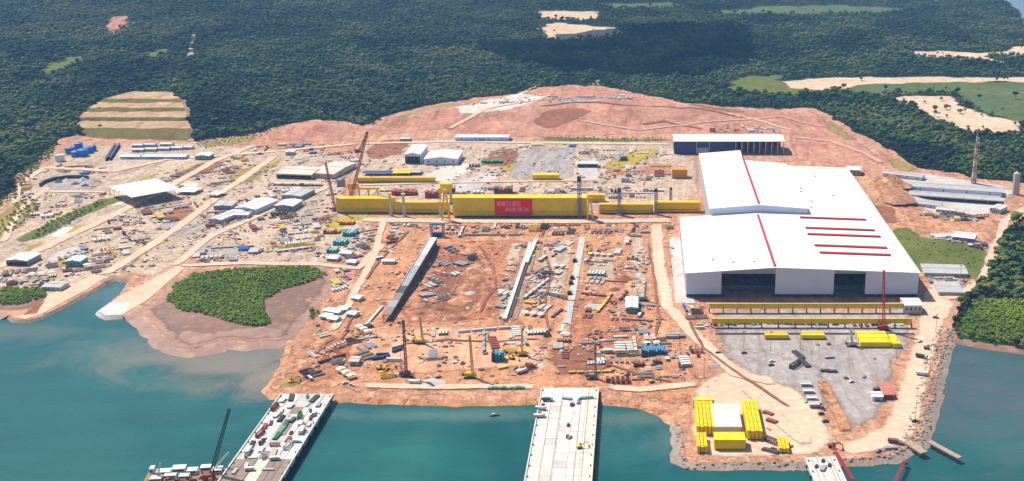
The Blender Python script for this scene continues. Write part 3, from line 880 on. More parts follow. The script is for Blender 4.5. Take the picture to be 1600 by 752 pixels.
clearing('river', [(1470, -14), (1540, -4), (1572, 4), (1588, 18), (1596, 34), (1640, 60), (1900, 80), (1900, -50), (1500, -50)], earth('river_water', (0.10, 0.15, 0.20), (0.14, 0.19, 0.25), (0.18, 0.23, 0.29), big=0.004, rough=0.2), 3, 5, 'pale river bend in the far corner')
strip('access_road', [(800, 156), (880, 112), (935, 118), (930, 108), (900, 92)], 8, SAND, 0.45, label='grey track leading off the hilltop')
strip('access_road', [(296, 150), (288, 130), (284, 112), (295, 95)], 7, HILL, 0.45, label='brown track climbing behind the terraces')

# terraced cut slope
BENCH = earth('bench_earth', (0.30, 0.19, 0.085), (0.44, 0.29, 0.155), (0.54, 0.38, 0.23), big=0.04, streak=1.5, mottle=0.9)
TSLOPE = earth('terrace_scrub', (0.085, 0.075, 0.016), (0.145, 0.115, 0.026), (0.25, 0.17, 0.055), big=0.04)  # olive scrub, its colour darkened to carry the shade of the steps
prof = [(219, 0.0), (201, 9.5), (190, 9.8), (184, 14.5), (175, 14.8), (169, 19.0), (161, 19.3), (155, 23.0), (144, 23.4)]
lx = [135, 118, 121, 124, 133, 139, 152, 162, 204]
rx = [301, 298, 293, 291, 289, 287, 284, 281, 268]
rows = []
for (py, z), a, b in zip(prof, lx, rx):
    zz = z + 0.6
    pts = []
    for k in range(25):
        f = k / 24
        X, Y = G(a + (b - a) * f, py, z)
        Y += 9 * noise.noise(Vector((f * 6, py * 0.3, 2))) + 4 * noise.noise(Vector((f * 19, py * 0.3, 4)))
        pts.append((X, Y, zz + 0.5 * noise.noise(Vector((f * 9, py, 7)))))
    rows.append(pts)
TERR = [p[:2] for p in rows[0]] + [r[-1][:2] for r in rows[1:]] + [p[:2] for p in rows[-1]][::-1] + [r[0][:2] for r in rows[::-1][1:-1]]
CLEAR.append([tuple(p) for p in TERR])
for i in range(len(rows) - 1):
    V = rows[i] + rows[i + 1]
    n = len(rows[i])
    F = [(k, k + 1, n + k + 1, n + k) for k in range(n - 1)]
    me = bpy.data.meshes.new('terrace')
    me.from_pydata(V, [], F)
    o = link('terrace_slope' if i % 2 == 0 else 'terrace_bench', me, TSLOPE if i % 2 == 0 else BENCH)
    o['kind'] = 'structure'
    o['label'] = ('scrubby step face' if i % 2 == 0 else 'pale bench') + ' of the terraced hillside'
# solid back and flanks of the terraced fill
V, F = [], []
ring = [r[0] for r in rows] + rows[-1][1:] + [r[-1] for r in rows[::-1][1:]]
for k, p in enumerate(ring):
    c = Vector((sum(q[0] for q in ring) / len(ring), sum(q[1] for q in ring) / len(ring)))
    d = (Vector(p[:2]) - c).normalized() * (p[2] * 1.3)
    V += [p, (p[0] + d.x, p[1] + abs(d.y), -0.5)]
F = [(2 * k, 2 * k + 1, 2 * k + 3, 2 * k + 2) for k in range(len(ring) - 1)]
me = bpy.data.meshes.new('terrace_flank'); me.from_pydata(V, [], F)
o = link('terrace_flank', me, BENCH); o['kind'] = 'structure'; o['label'] = 'scrub flank of the terraced hillside'
strip('yard_road', [(299, 222), (300, 205), (296, 185), (290, 165)], 9, SAND, 7.0 if False else 0.6, label='pale track beside the terraced hillside')

# ------------------------------------------------------------------ woods
def tree_mesh(name, seed, leafm, height=12.0, rad=5.2, clumps=9, leaves=150):
    rs = random.Random(seed)
    m = MB()
    m.cyl((0, 0, -1.0), (rs.uniform(-.4, .4), rs.uniform(-.4, .4), height * 0.55), 0.38, 6, 0.2)
    for k in range(3):
        a = rs.uniform(0, 6.28)
        m.cyl((0, 0, height * 0.4), (math.cos(a) * rad * 0.5, math.sin(a) * rad * 0.5, height * 0.68), 0.2, 5, 0.08)
    nb = len(m.f)
    bm = bmesh.new()
    cents = []
    for k in range(clumps):
        a = rs.uniform(0, 6.28); rr = rad * 0.62 * math.sqrt(rs.random()) if k else 0
        c = Vector((math.cos(a) * rr, math.sin(a) * rr, height * rs.uniform(0.5, 0.84) + (height * 0.08 if k == 0 else 0)))
        r = rad * rs.uniform(0.34, 0.52)
        cents.append((c, r))
        g = bmesh.ops.create_icosphere(bm, subdivisions=2 if k < 4 else 1, radius=r)
        for v in g['verts']:
            n = v.co.normalized()
            v.co = n * r * (1 + 0.62 * noise.noise(n * 2.6 + Vector((k * 7.1, seed, 0))))
            v.co.z *= 0.72
            v.co += c
    V = [tuple(v.co) for v in bm.verts]; bm.verts.index_update()
    F = [tuple(v.index for v in f.verts) for f in bm.faces]
    bm.free()
    m.add(V, F)
    for k in range(leaves):
        c, r = rs.choice(cents)
        d = Vector((rs.gauss(0, 1), rs.gauss(0, 1), rs.gauss(0.3, 0.8))).normalized()
        p = c + Vector((d.x, d.y, d.z * 0.75)) * r * rs.uniform(0.85, 1.25)
        t = Vector((rs.gauss(0, 1), rs.gauss(0, 1), rs.gauss(0, 0.5))).normalized()
        b = t.cross(d).normalized()
        s = rs.uniform(0.35, 0.85)
        m.add([p - t * s, p + b * s * 0.6, p + t * s, p - b * s * 0.6], [(0, 1, 2, 3)])
    me = bpy.data.meshes.new(name)
    me.from_pydata(m.v, [], m.f)
    me.materials.append(BARK); me.materials.append(leafm)
    for i, p in enumerate(me.polygons):
        p.material_index = 0 if i < nb else 1
    me.update()
    return me

def model_collection(name, meshes):
    c = bpy.data.collections.new(name)
    for i, me in enumerate(meshes):
        o = bpy.data.objects.new(me.name, me)
        c.objects.link(o)
    return c
FOREST_MODELS = model_collection('forest_models', [tree_mesh('forest_tree', s, LEAF, 12 + (s % 3) * 1.5, 5.0 + (s % 2) * 0.7) for s in range(5)])
MANG_MODELS = model_collection('mangrove_models', [tree_mesh('mangrove_tree', 30 + s, MANGROVE, 7.0, 4.2, 7, 140) for s in range(4)])

def scatter(name, pts, coll, smin, smax, label, cat, seed=0):
    """One wood: points in a mesh, a tree model on each through geometry nodes."""
    me = bpy.data.meshes.new(name)
    me.from_pydata([tuple(p) for p in pts], [], [])
    o = link(name, me, None)
    ng = bpy.data.node_groups.new(name + '_nodes', 'GeometryNodeTree')
    ng.interface.new_socket('Geometry', in_out='INPUT', socket_type='NodeSocketGeometry')
    ng.interface.new_socket('Geometry', in_out='OUTPUT', socket_type='NodeSocketGeometry')
    N = ng.nodes
    gi = N.new('NodeGroupInput'); go = N.new('NodeGroupOutput')
    ip = N.new('GeometryNodeInstanceOnPoints')
    ci_ = N.new('GeometryNodeCollectionInfo')
    ci_.inputs['Collection'].default_value = coll
    ci_.inputs['Separate Children'].default_value = True
    ci_.inputs['Reset Children'].default_value = True
    rv = N.new('FunctionNodeRandomValue'); rv.data_type = 'FLOAT_VECTOR'
    rv.inputs[0].default_value = (-0.06, -0.06, 0); rv.inputs[1].default_value = (0.06, 0.06, 6.283)
    rv.inputs['Seed'].default_value = seed
    rs = N.new('FunctionNodeRandomValue'); rs.data_type = 'FLOAT'
    rs.inputs[2].default_value = smin; rs.inputs[3].default_value = smax
    rs.inputs['Seed'].default_value = seed + 1
    Lk = ng.links.new
    Lk(gi.outputs[0], ip.inputs['Points']); Lk(ci_.outputs[0], ip.inputs['Instance'])
    ip.inputs['Pick Instance'].default_value = True
    Lk(rv.outputs[0], ip.inputs['Rotation']); Lk(rs.outputs[1], ip.inputs['Scale'])
    Lk(ip.outputs[0], go.inputs[0])
    md = o.modifiers.new('trees', 'NODES'); md.node_group = ng
    tag(o, label, cat, kind='stuff')
    return o

def grid_pts(x0, x1, y0, y1, sp, jit=0.45):
    nx = int((x1 - x0) / sp); ny = int((y1 - y0) / sp)
    gx, gy = np.meshgrid(np.arange(nx) * sp + x0, np.arange(ny) * sp + y0)
    gx = gx + RNG.uniform(-jit, jit, gx.shape) * sp; gy = gy + RNG.uniform(-jit, jit, gy.shape) * sp
    return gx.ravel(), gy.ravel()

EXCL = [np.array(site)] + [np.array(c) for c in CLEAR]
def wood(name, bands, lab, seed, side):
    pts = []
    for y0, y1, sp in bands:
        lo, hi = -0.60 * (y1 + 160) - 120, 0.36 * (y1 + 160) + 160
        X, Y = grid_pts(lo, hi, y0, y1, sp)
        u = X / (Y * CP + 117)
        ok = (u > -0.60) & (u < 0.36) & side(X, Y)
        # only land
        ok &= inside(land, X, Y)
        for k, e in enumerate(EXCL):
            ok &= ~(inside(e, X, Y) & ((RNG.random(len(X)) > 0.006) | (k < 2)))
        # ragged gaps
        X, Y = X[ok], Y[ok]
        g = np.array([noise.noise(Vector((x / 60, y / 60, 3.3))) for x, y in zip(X, Y)])
        keep = (g > -0.62)
        X, Y = X[keep], Y[keep]
        pts.append(np.stack([X, Y, hv(X, Y) - 1.0], 1))
    pts = np.concatenate(pts)
    print(name, len(pts))
    big = RNG.random(len(pts)) < 0.10
    scatter(name, pts[big], FOREST_MODELS, 0.85, 1.35, 'taller crowns standing out of the dark forest', 'forest', seed + 3)
    return scatter(name, pts[~big], FOREST_MODELS, 0.40, 0.85, lab, 'forest', seed)
wood('forest', [(900, 2300, 6.0), (2300, 3000, 7.4), (3000, 5600, 10.5)], 'dark green forest stretching behind the shipyard', 5, lambda X, Y: Y > -1)

def mang(name, poly, sp, lab, seed, smin=0.6, smax=1.15):
    w = wob(pxpoly(poly), 5, 10, seed=seed)
    a = np.array(w)
    X, Y = grid_pts(a[:, 0].min(), a[:, 0].max(), a[:, 1].min(), a[:, 1].max(), sp)
    ok = inside(w, X, Y)
    X, Y = X[ok], Y[ok]
    return scatter(name, np.stack([X, Y, hv(X, Y) - 0.3], 1), MANG_MODELS, smin, smax, lab, 'mangrove', seed)
mang('mangrove', [(258, 472), (270, 448), (300, 430), (380, 421), (480, 419), (514, 429), (482, 442), (440, 452), (408, 474), (424, 506), (402, 514), (376, 508), (330, 497), (280, 484)], 2.6, 'bright green mangrove patch on the mudflat', 11, 0.26, 0.58)
mang('mangrove', [(-90, 452), (0, 449), (66, 454), (72, 464), (30, 478), (-10, 478), (-90, 478)], 2.8, 'green mangrove strip beside the west slipway', 12, 0.26, 0.58)
mang('mangrove', [(1500, 500), (1520, 470), (1560, 470), (1620, 470), (1700, 490), (1700, 560), (1600, 540), (1540, 532), (1500, 520)], 3.4, 'pale green mangrove below the east forest', 13, 0.28, 0.6)
mang('scrub', [(478, 488), (492, 482), (504, 492), (492, 503), (480, 500)], 3.6, 'small green scrub patch beside white cabins', 14, 0.3, 0.6)
mang('scrub', [(80, 346), (150, 318), (186, 310), (150, 330), (100, 356), (60, 372), (40, 376)], 6.5, 'green bushes along the west road', 15, 0.3, 0.6)
mang('scrub', [(5, 340), (40, 305), (66, 322), (40, 350), (0, 380), (-40, 390)], 8.5, 'scattered bushes at the west edge of the site', 17, 0.25, 0.7)
mang('scrub', [(-60, 330), (10, 300), (28, 270), (60, 250), (84, 224), (92, 232), (62, 262), (38, 288), (22, 316), (-40, 350)], 7.5, 'bushes along the west forest edge', 18, 0.3, 0.8)
mang('scrub', [(842, 214), (1050, 216), (1050, 221), (850, 221)], 9, 'scrub bushes at the foot of the hill', 19, 0.2, 0.45)
mang('scrub', [(300, 225), (352, 215), (405, 209), (450, 199), (452, 203), (400, 219), (320, 233)], 8, 'scrub bushes below the forest', 20, 0.2, 0.45)
mang('scrub', [(1405, 368), (1440, 384), (1500, 396), (1545, 410), (1540, 422), (1480, 420), (1432, 408)], 9.0, 'low bushes on the green slope', 16, 0.15, 0.35)

def lone_tree(px, py, s, lab, seed):
    p = L3(px, py)
    t = thing('tree', lab, 'tree', p, random.uniform(0, 6))
    rs = random.Random(seed)
    MB().cyl((0, 0, -0.5), (0.2, 0.1, 6.5 * s), 0.45 * s, 7, 0.2 * s).obj('trunk', BARK, t)
    full = tree_mesh('crown', seed, MANGROVE, 11 * s, 6.0 * s, 11, 420)
    full.materials.clear(); full.materials.append(MANGROVE)
    for q in full.polygons:
        q.material_index = 0
    link('crown', full, MANGROVE, t)
lone_tree(1588, 352, 1.7, 'bright green round tree beside the east access road', 71)
lone_tree(1604, 366, 1.4, 'smaller bright tree at the bend of the access road', 72)
lone_tree(1500, 178, 0.9, 'dark bush alone on the pale sand clearing', 73)
lone_tree(1478, 172, 0.9, 'dark bush higher up the pale sand clearing', 74)

# cloud that throws the navy patch on the far forest (well above and outside the picture)
alt = 800.0
off = SUN_TO * (alt / SUN_TO.z)
bm = bmesh.new()
rs = random.Random(5)
for px, py, r in ((835, 88, 110), (880, 88, 160), (940, 84, 210), (1000, 78, 230), (1050, 68, 220), (1085, 92, 170), (1020, 100, 190), (950, 100, 170), (800, 85, 80), (1085, 60, 160), (985, 64, 140), (1110, 76, 130), (905, 98, 130)):
    X, Y = G(px, py)
    g = bmesh.ops.create_icosphere(bm, subdivisions=4, radius=1.0)
    for v in g['verts']:
        n = v.co.normalized()
        k = r * (1 + 0.35 * noise.noise(n * 2.2 + Vector((px, py, 0))) + 0.15 * noise.noise(n * 6 + Vector((py, px, 0))))
        v.co = Vector((n.x * k * 0.85 + X + off.x, n.y * k * 1.0 + Y + off.y, n.z * k * 0.4 + alt))
me = bpy.data.meshes.new('cloud'); bm.to_mesh(me); bm.free()
for p in me.polygons:
    p.use_smooth = True
o = link('cloud', me, CLOUDM)
o['kind'] = 'structure'; o['label'] = 'white cumulus cloud high above the forest'

# haze
hz = MB().box(-9600, 9600, -2000, 9900, -6.5, 430).obj('haze', None)
hm = bpy.data.materials.new('haze_air'); hm.use_nodes = True
nt = hm.node_tree; nt.nodes.clear()
mo = nt.nodes.new('ShaderNodeOutputMaterial'); pv = nt.nodes.new('ShaderNodeVolumePrincipled')
pv.inputs['Color'].default_value = (0.24, 0.54, 1.0, 1)
pv.inputs['Density'].default_value = 0.000064
pv.inputs['Anisotropy'].default_value = 0.0
nt.links.new(pv.outputs[0], mo.inputs['Volume'])
hz.data.materials.append(hm)
tag(hz, 'thin blue haze over the whole landscape', 'haze', kind='stuff')

# ================================================================== BUILDINGS
OCC = []          # (x, y, r) footprints already taken
def occupy(x, y, r):
    OCC.append((x, y, r))
def free(x, y, r):
    return all((x - a) ** 2 + (y - b) ** 2 > (r + c) ** 2 for a, b, c in OCC)

def panel_wall(p, q, z0, z1, t=0.35):
    return MB().beam((p[0], p[1], (z0 + z1) / 2), (q[0], q[1], (z0 + z1) / 2), t, z1 - z0)

def shed(name, label, p, q, depth, eave, rise, roofm=None, wallm=None, ridge='y', front='door', sides='closed', bays=3, cat='shed', group=None, base_dz=0.0, wins=0):
    """Shed whose front foot runs from surveyed point p to q; it reaches back by depth."""
    a, b = G(*p), G(*q)
    W = math.hypot(b[0] - a[0], b[1] - a[1]); rz = math.atan2(b[1] - a[1], b[0] - a[0])
    mx, my = (a[0] + b[0]) / 2, (a[1] + b[1]) / 2
    z = min(h(*a), h(*b)) + base_dz
    cx, cy = mx - math.sin(rz) * depth / 2, my + math.cos(rz) * depth / 2
    n = max(1, int(max(W, depth) / max(6, min(W, depth))) * 2)
    for k in range(n):
        f = (k + 0.5) / n - 0.5
        if W >= depth:
            occupy(cx + math.cos(rz) * W * f, cy + math.sin(rz) * W * f, min(W, depth) * 0.62 + 2)
        else:
            occupy(cx - math.sin(rz) * depth * f, cy + math.cos(rz) * depth * f, min(W, depth) * 0.62 + 2)
    t = thing(name, label, cat, (mx, my, z), rz, group)
    roofm = roofm or WHITE; wallm = wallm or OFFW
    o, th, w2 = 0.7, 0.35, W / 2
    if ridge == 'y':
        pr = [(-w2 - o, eave - 0.1), (0, eave + rise), (w2 + o, eave - 0.1), (w2 + o, eave - 0.1 + th), (0, eave + rise + th), (-w2 - o, eave - 0.1 + th)]
        r = MB().prism(pr, -o, depth + o).obj('roof', roofm, t)
        cap = MB().beam((0, -o - 0.1, eave + rise + th + 0.12), (0, depth + o + 0.1, eave + rise + th + 0.12), 0.9, 0.25).obj('ridge_cap', GREYR, r)
    else:
        m = MB()
        pr = [(-o, eave - 0.1), (depth / 2, eave + rise), (depth + o, eave - 0.1), (depth + o, eave - 0.1 + th), (depth / 2, eave + rise + th), (-o, eave - 0.1 + th)]
        k = len(pr)
        vs = [(-w2 - o, y, zz) for y, zz in pr] + [(w2 + o, y, zz) for y, zz in pr]
        m.add(vs, [tuple(range(k)), tuple(range(2 * k - 1, k - 1, -1))] + [((i + 1) % k, i, k + i, k + (i + 1) % k) for i in range(k)])
        r = m.obj('roof', roofm, t)
        MB().beam((-w2 - o - 0.1, depth / 2, eave + rise + th + 0.12), (w2 + o + 0.1, depth / 2, eave + rise + th + 0.12), 0.9, 0.25).obj('ridge_cap', GREYR, r)
    tp = eave - 0.12
    # walls
    if sides == 'closed':
        wl = MB()
        wl.box(-w2, -w2 + 0.3, 0.31, depth - 0.31, 0, tp)
        wl.box(w2 - 0.3, w2, 0.31, depth - 0.31, 0, tp)
        wl.box(-w2, w2, depth - 0.3, depth, 0, tp)
        if ridge == 'y':
            for yy in (0.15, depth - 0.15):
                wl.add([(-w2, yy, tp + 0.001), (w2, yy, tp + 0.001), (0, yy, tp + rise)], [(0, 1, 2)])
        else:
            for xx in (-w2 + 0.15, w2 - 0.15):
                wl.add([(xx, 0.3, tp + 0.001), (xx, depth - 0.3, tp + 0.001), (xx, depth / 2, tp + rise)], [(0, 1, 2)])
        if front == 'closed':
            wl.box(-w2, w2, 0, 0.3, 0, tp)
        elif front == 'door':
            dw = min(W * 0.22, 5.0)
            wl.box(-w2, -dw, 0, 0.3, 0, tp); wl.box(dw, w2, 0, 0.3, 0, tp)
            wl.box(-dw, dw, 0, 0.3, tp * 0.72, tp)
            MB().box(-dw + 0.05, dw - 0.05, 0.35, 0.5, 0.0, tp * 0.72 - 0.02).obj('door', GREYM, t)
        elif front == 'open':
            wl.box(-w2, w2, 0, 0.3, tp * 0.80, tp)
        wo_ = wl.obj('wall', wallm, t)
        for i in range(wins):
            x = -w2 + (i + 0.5) * W / wins
            if front == 'door' and abs(x) < min(W * 0.22, 5.0) + 1.2:
                continue
            f = MB().box(x - 0.9, x + 0.9, -0.06, 0.04, tp * 0.42, tp * 0.78).obj('window', GREYM, t)
            MB().box(x - 0.75, x + 0.75, -0.09, -0.05, tp * 0.46, tp * 0.75).obj('pane', GLASS, f)
    else:
        for i in range(bays + 1):
            f = i / bays
            if depth >= W:
                cs = [(-w2 + 0.3, 0.3 + (depth - 0.6) * f), (w2 - 0.3, 0.3 + (depth - 0.6) * f)]
            else:
                cs = [(-w2 + 0.3 + (W - 0.6) * f, 0.3), (-w2 + 0.3 + (W - 0.6) * f, depth - 0.3)]
            for x, y in cs:
                MB().box(x - 0.2, x + 0.2, y - 0.2, y + 0.2, 0, tp).obj('post', GREYM, t)
    return t

# ---------------------------------------------------------------- assembly hall
FY, SY, BY, RY = 1104.0, 1306.0, 1592.0, 1548.0       # front, step, back of tall part, back of east part
hall = thing('assembly_hall', 'huge white assembly hall with red roof vents and dark door openings', 'hall', (40, FY, 0))
for k in range(7):
    for j in range(8):
        occupy(60 + k * 33, FY + 12 + j * 64, 36)
LW = 232.0
def zr(x):                 # roof height across the front block, x from its west side
    return 25.5 + 6.0 * x / 88 if x < 88 else 31.5 - 5.5 * (x - 88) / (LW - 88)
def roof_block(x0, x1, y0, y1, zf, th=0.8, brk=()):
    xs = sorted({x0, x1, *brk})
    pr = [(x, zf(x)) for x in xs] + [(x, zf(x) + th) for x in xs[::-1]]
    return MB().prism(pr, y0, y1)
D = SY - FY
rf = roof_block(-1.5, LW + 1.5, -1.5, D, zr, brk=(88.0,)).obj('roof', WHITE, hall)
roof_block(147.0, LW + 1.5, D + 0.02, RY - FY, zr).obj('roof', WHITE, hall)
def zt(x):
    return 36.0 + 4.5 * (1 - abs(x - 90.5) / 56.5)
roof_block(33.0, 90.5, D - 1.0, BY - FY, zt).obj('roof', WHITE, hall)
roof_block(90.52, 148.0, D - 1.0, RY - FY - 16, zt).obj('roof', WHITE, hall)
# cladding: front with two openings, standing on a dark plinth gap
def cap_wall(x0, x1, y, z0, zf, t=0.6, brk=()):
    xs = sorted({x0, x1, *brk})
    pr = [(x, z0) for x in xs] + [(x, zf(x) - 0.05) for x in xs[::-1]]
    return MB().prism(pr, y, y + t)
O1, O2 = (35.0, 89.0), (147.5, 179.0)
for x0, x1, br in ((0, O1[0], ()), (O1[1], O2[0], ()), (O2[1], LW, ())):
    cap_wall(x0, x1, 0, 3.6, zr, brk=br).obj('front_wall', LILAC, hall)
    for k in range(int((x1 - x0) / 11) + 1):
        x = x0 + 0.6 + k * (x1 - x0 - 1.2) / int((x1 - x0) / 11)
        MB().box(x - 0.4, x + 0.4, 0.1, 0.9, 0, 3.6).obj('column', DARK, hall)
for x0, x1 in (O1, O2):
    cap_wall(x0 + 0.02, x1 - 0.02, 0.02, min(zr(x0), zr(x1)) - 2.6, zr, brk=(88.0,) if x0 < 88 < x1 else ()).obj('lintel', GREYM, hall)
    d = MB().box(x0 + 2, x1 - 2, 12.0, 12.8, 4.5, 9.0).obj('sliding_door', DARK, hall)  # door coloured dark so the opening reads as deep shade
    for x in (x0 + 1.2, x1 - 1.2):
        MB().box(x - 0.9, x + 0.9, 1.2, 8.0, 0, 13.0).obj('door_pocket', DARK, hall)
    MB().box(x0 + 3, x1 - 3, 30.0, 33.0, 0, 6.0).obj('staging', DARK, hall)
MB().prism([(0, 0), (0.5, 0), (0.5, zr(0)), (0, zr(0) - 0.05)], 0.62, D).obj('side_wall', LILAC, hall)
MB().prism([(LW - 0.5, 0), (LW, 0), (LW, zr(LW) - 0.05), (LW - 0.5, zr(LW) - 0.05)], 0.62, RY - FY - 1).obj('side_wall', LILAC, hall)
MB().box(0.5, 33.5, D - 0.6, D - 0.1, 0, 25.4).obj('back_wall', LILAC, hall)
cap_wall(34.0, 147.0, D - 0.9, 24.0, zt, 0.6, brk=(90.5,)).obj('step_wall', LILAC, hall)
MB().box(33.6, 34.2, D, BY - FY - 1, 0, 35.9).obj('side_wall', GREYR, hall)
MB().box(146.6, 147.2, D, RY - FY - 17, 25.0, 35.9).obj('side_wall', LILAC, hall)
cap_wall(33.6, 90.0, BY - FY - 1.0, 0, zt).obj('back_wall', LILAC, hall)
cap_wall(90.1, 147.2, RY - FY - 17.0, 0, zt).obj('back_wall', LILAC, hall)
cap_wall(147.3, LW, RY - FY - 1.0, 0, zr).obj('back_wall', LILAC, hall)
# standing seams over the roof sheets
SEAM = paint('roof_seam', (0.62, 0.62, 0.63), 0.5, 0.1)
for k in range(1, 20):
    x = LW * k / 20
    if abs(x - 88) > 3:
        MB().beam((x, -1.4, zr(x) + 0.86), (x, D - 0.2, zr(x) + 0.86), 0.35, 0.16).obj('roof_seam', SEAM, hall)
for k in range(1, 11):
    x = 33.0 + 115.0 * k / 11
    if abs(x - 90.5) > 3:
        MB().beam((x, D - 0.9, zt(x) + 0.86), (x, (BY if x < 90 else RY - 16) - FY - 0.2, zt(x) + 0.86), 0.35, 0.16).obj('roof_seam', SEAM, hall)
for k in range(1, 8):
    x = 148.0 + 84.0 * k / 8
    MB().beam((x, D + 0.3, zr(x) + 0.86), (x, RY - FY - 0.2, zr(x) + 0.86), 0.35, 0.16).obj('roof_seam', SEAM, hall)
# roof vents
def vent(x0, y0, x1, y1, zf):
    v = MB()
    v.beam((x0, y0, zf(x0) + 1.6), (x1, y1, zf(x1) + 1.6), 2.2 if x0 == x1 else 4.2, 1.5)
    return v.obj('roof_vent', REDP, hall)
vent(88.0, 2.0, 88.0, D - 14.0, zr)
vent(90.5, D + 4.0, 90.5, BY - FY - 70, zt)
vent(90.5, BY - FY - 62, 90.5, BY - FY - 40, zt)
for yy, xa, xb in ((52, 140, 214), (77, 138, 215), (118, 136, 216), (142, 137, 214), (184, 136, 212)):
    vent(xa, yy, xb, yy, zr)
for k in range(9):
    x, y = random.uniform(150, 225), random.uniform(D + 10, RY - FY - 20)
    if k > 5:
        x, y = random.uniform(5, 80), random.uniform(12, 40)
    MB().box(x - 1.2, x + 1.2, y - 0.8, y + 0.8, zr(x) + 0.5, zr(x) + 1.9).obj('roof_hatch', GREYR, hall)
for k in range(12):      # gutters, downpipes on the west flank
    y = 4 + k * (D - 8) / 11
    MB().box(-0.35, -0.02, y, y + 0.35, 0, 25).obj('downpipe', GREYR, hall)

# ---------------------------------------------------------------- back shed (blue half, open half)
a, b = G(1053, 241), G(1225, 241)
W = b[0] - a[0]
bs = thing('back_shed', 'long white roofed shed with navy cladding and open columned bays', 'shed', ((a[0] + b[0]) / 2, a[1], 0))
w2, dep = W / 2, 52.0
for k in range(6):
    occupy(a[0] + W * (k + 0.5) / 6, a[1] + dep / 2, 30)
m = MB()
pr = [(-1, 19.5), (dep / 2, 23.0), (dep + 1, 19.5), (dep + 1, 20.1), (dep / 2, 23.6), (-1, 20.1)]
vs = [(-w2 - 1, y, z) for y, z in pr] + [(w2 + 1, y, z) for y, z in pr]
m.add(vs, [tuple(range(6)), tuple(range(11, 5, -1))] + [((i + 1) % 6, i, 6 + i, 6 + (i + 1) % 6) for i in range(6)])
r = m.obj('roof', WHITE, bs)
for x0, x1, mt in ((-w2, -w2 + W * 0.20, NAVY), (-w2 + W * 0.325, -w2 + W * 0.54, NAVY)):
    MB().box(x0, x1, 0, 0.5, 0.5, 19.2).obj('wall', mt, bs)
MB().box(-w2 + W * 0.205, -w2 + W * 0.32, 0.05, 0.5, 9.5, 19.2).obj('wall', NAVY, bs)
f = MB().box(-w2 + W * 0.205, -w2 + W * 0.32, -0.2, 0.04, 9.0, 9.6).obj('door_frame', OFFW, bs)
MB().box(-w2 + W * 0.203, -w2 + W * 0.208, -0.2, 0.04, 0, 19.2).obj('door_frame', OFFW, bs)
MB().box(-w2 + W * 0.318, -w2 + W * 0.323, -0.2, 0.04, 0, 19.2).obj('door_frame', OFFW, bs)
MB().box(-w2 + W * 0.21, -w2 + W * 0.315, 3.0, 3.4, 0.0, 8.9).obj('door', LILAC, bs)
MB().box(-w2, w2, dep - 0.5, dep, 0, 19.2).obj('back_wall', CHAR, bs)
MB().box(-w2, -w2 + 0.5, 0.52, dep - 0.52, 0, 19.2).obj('side_wall', NAVY, bs)
for k in range(9):
    x = -w2 + W * (0.56 + 0.435 * k / 8)
    MB().box(x - 0.6, x + 0.6, 0.2, 1.4, 0, 19.3).obj('column', CREAM, bs)
    if k < 8:
        MB().box(x + 1.5, x + W * 0.435 / 8 - 2.0, dep * 0.45, dep * 0.5, 0, 11 + 2 * (k % 3)).obj('partition', WOOD if k % 2 else RUST, bs)
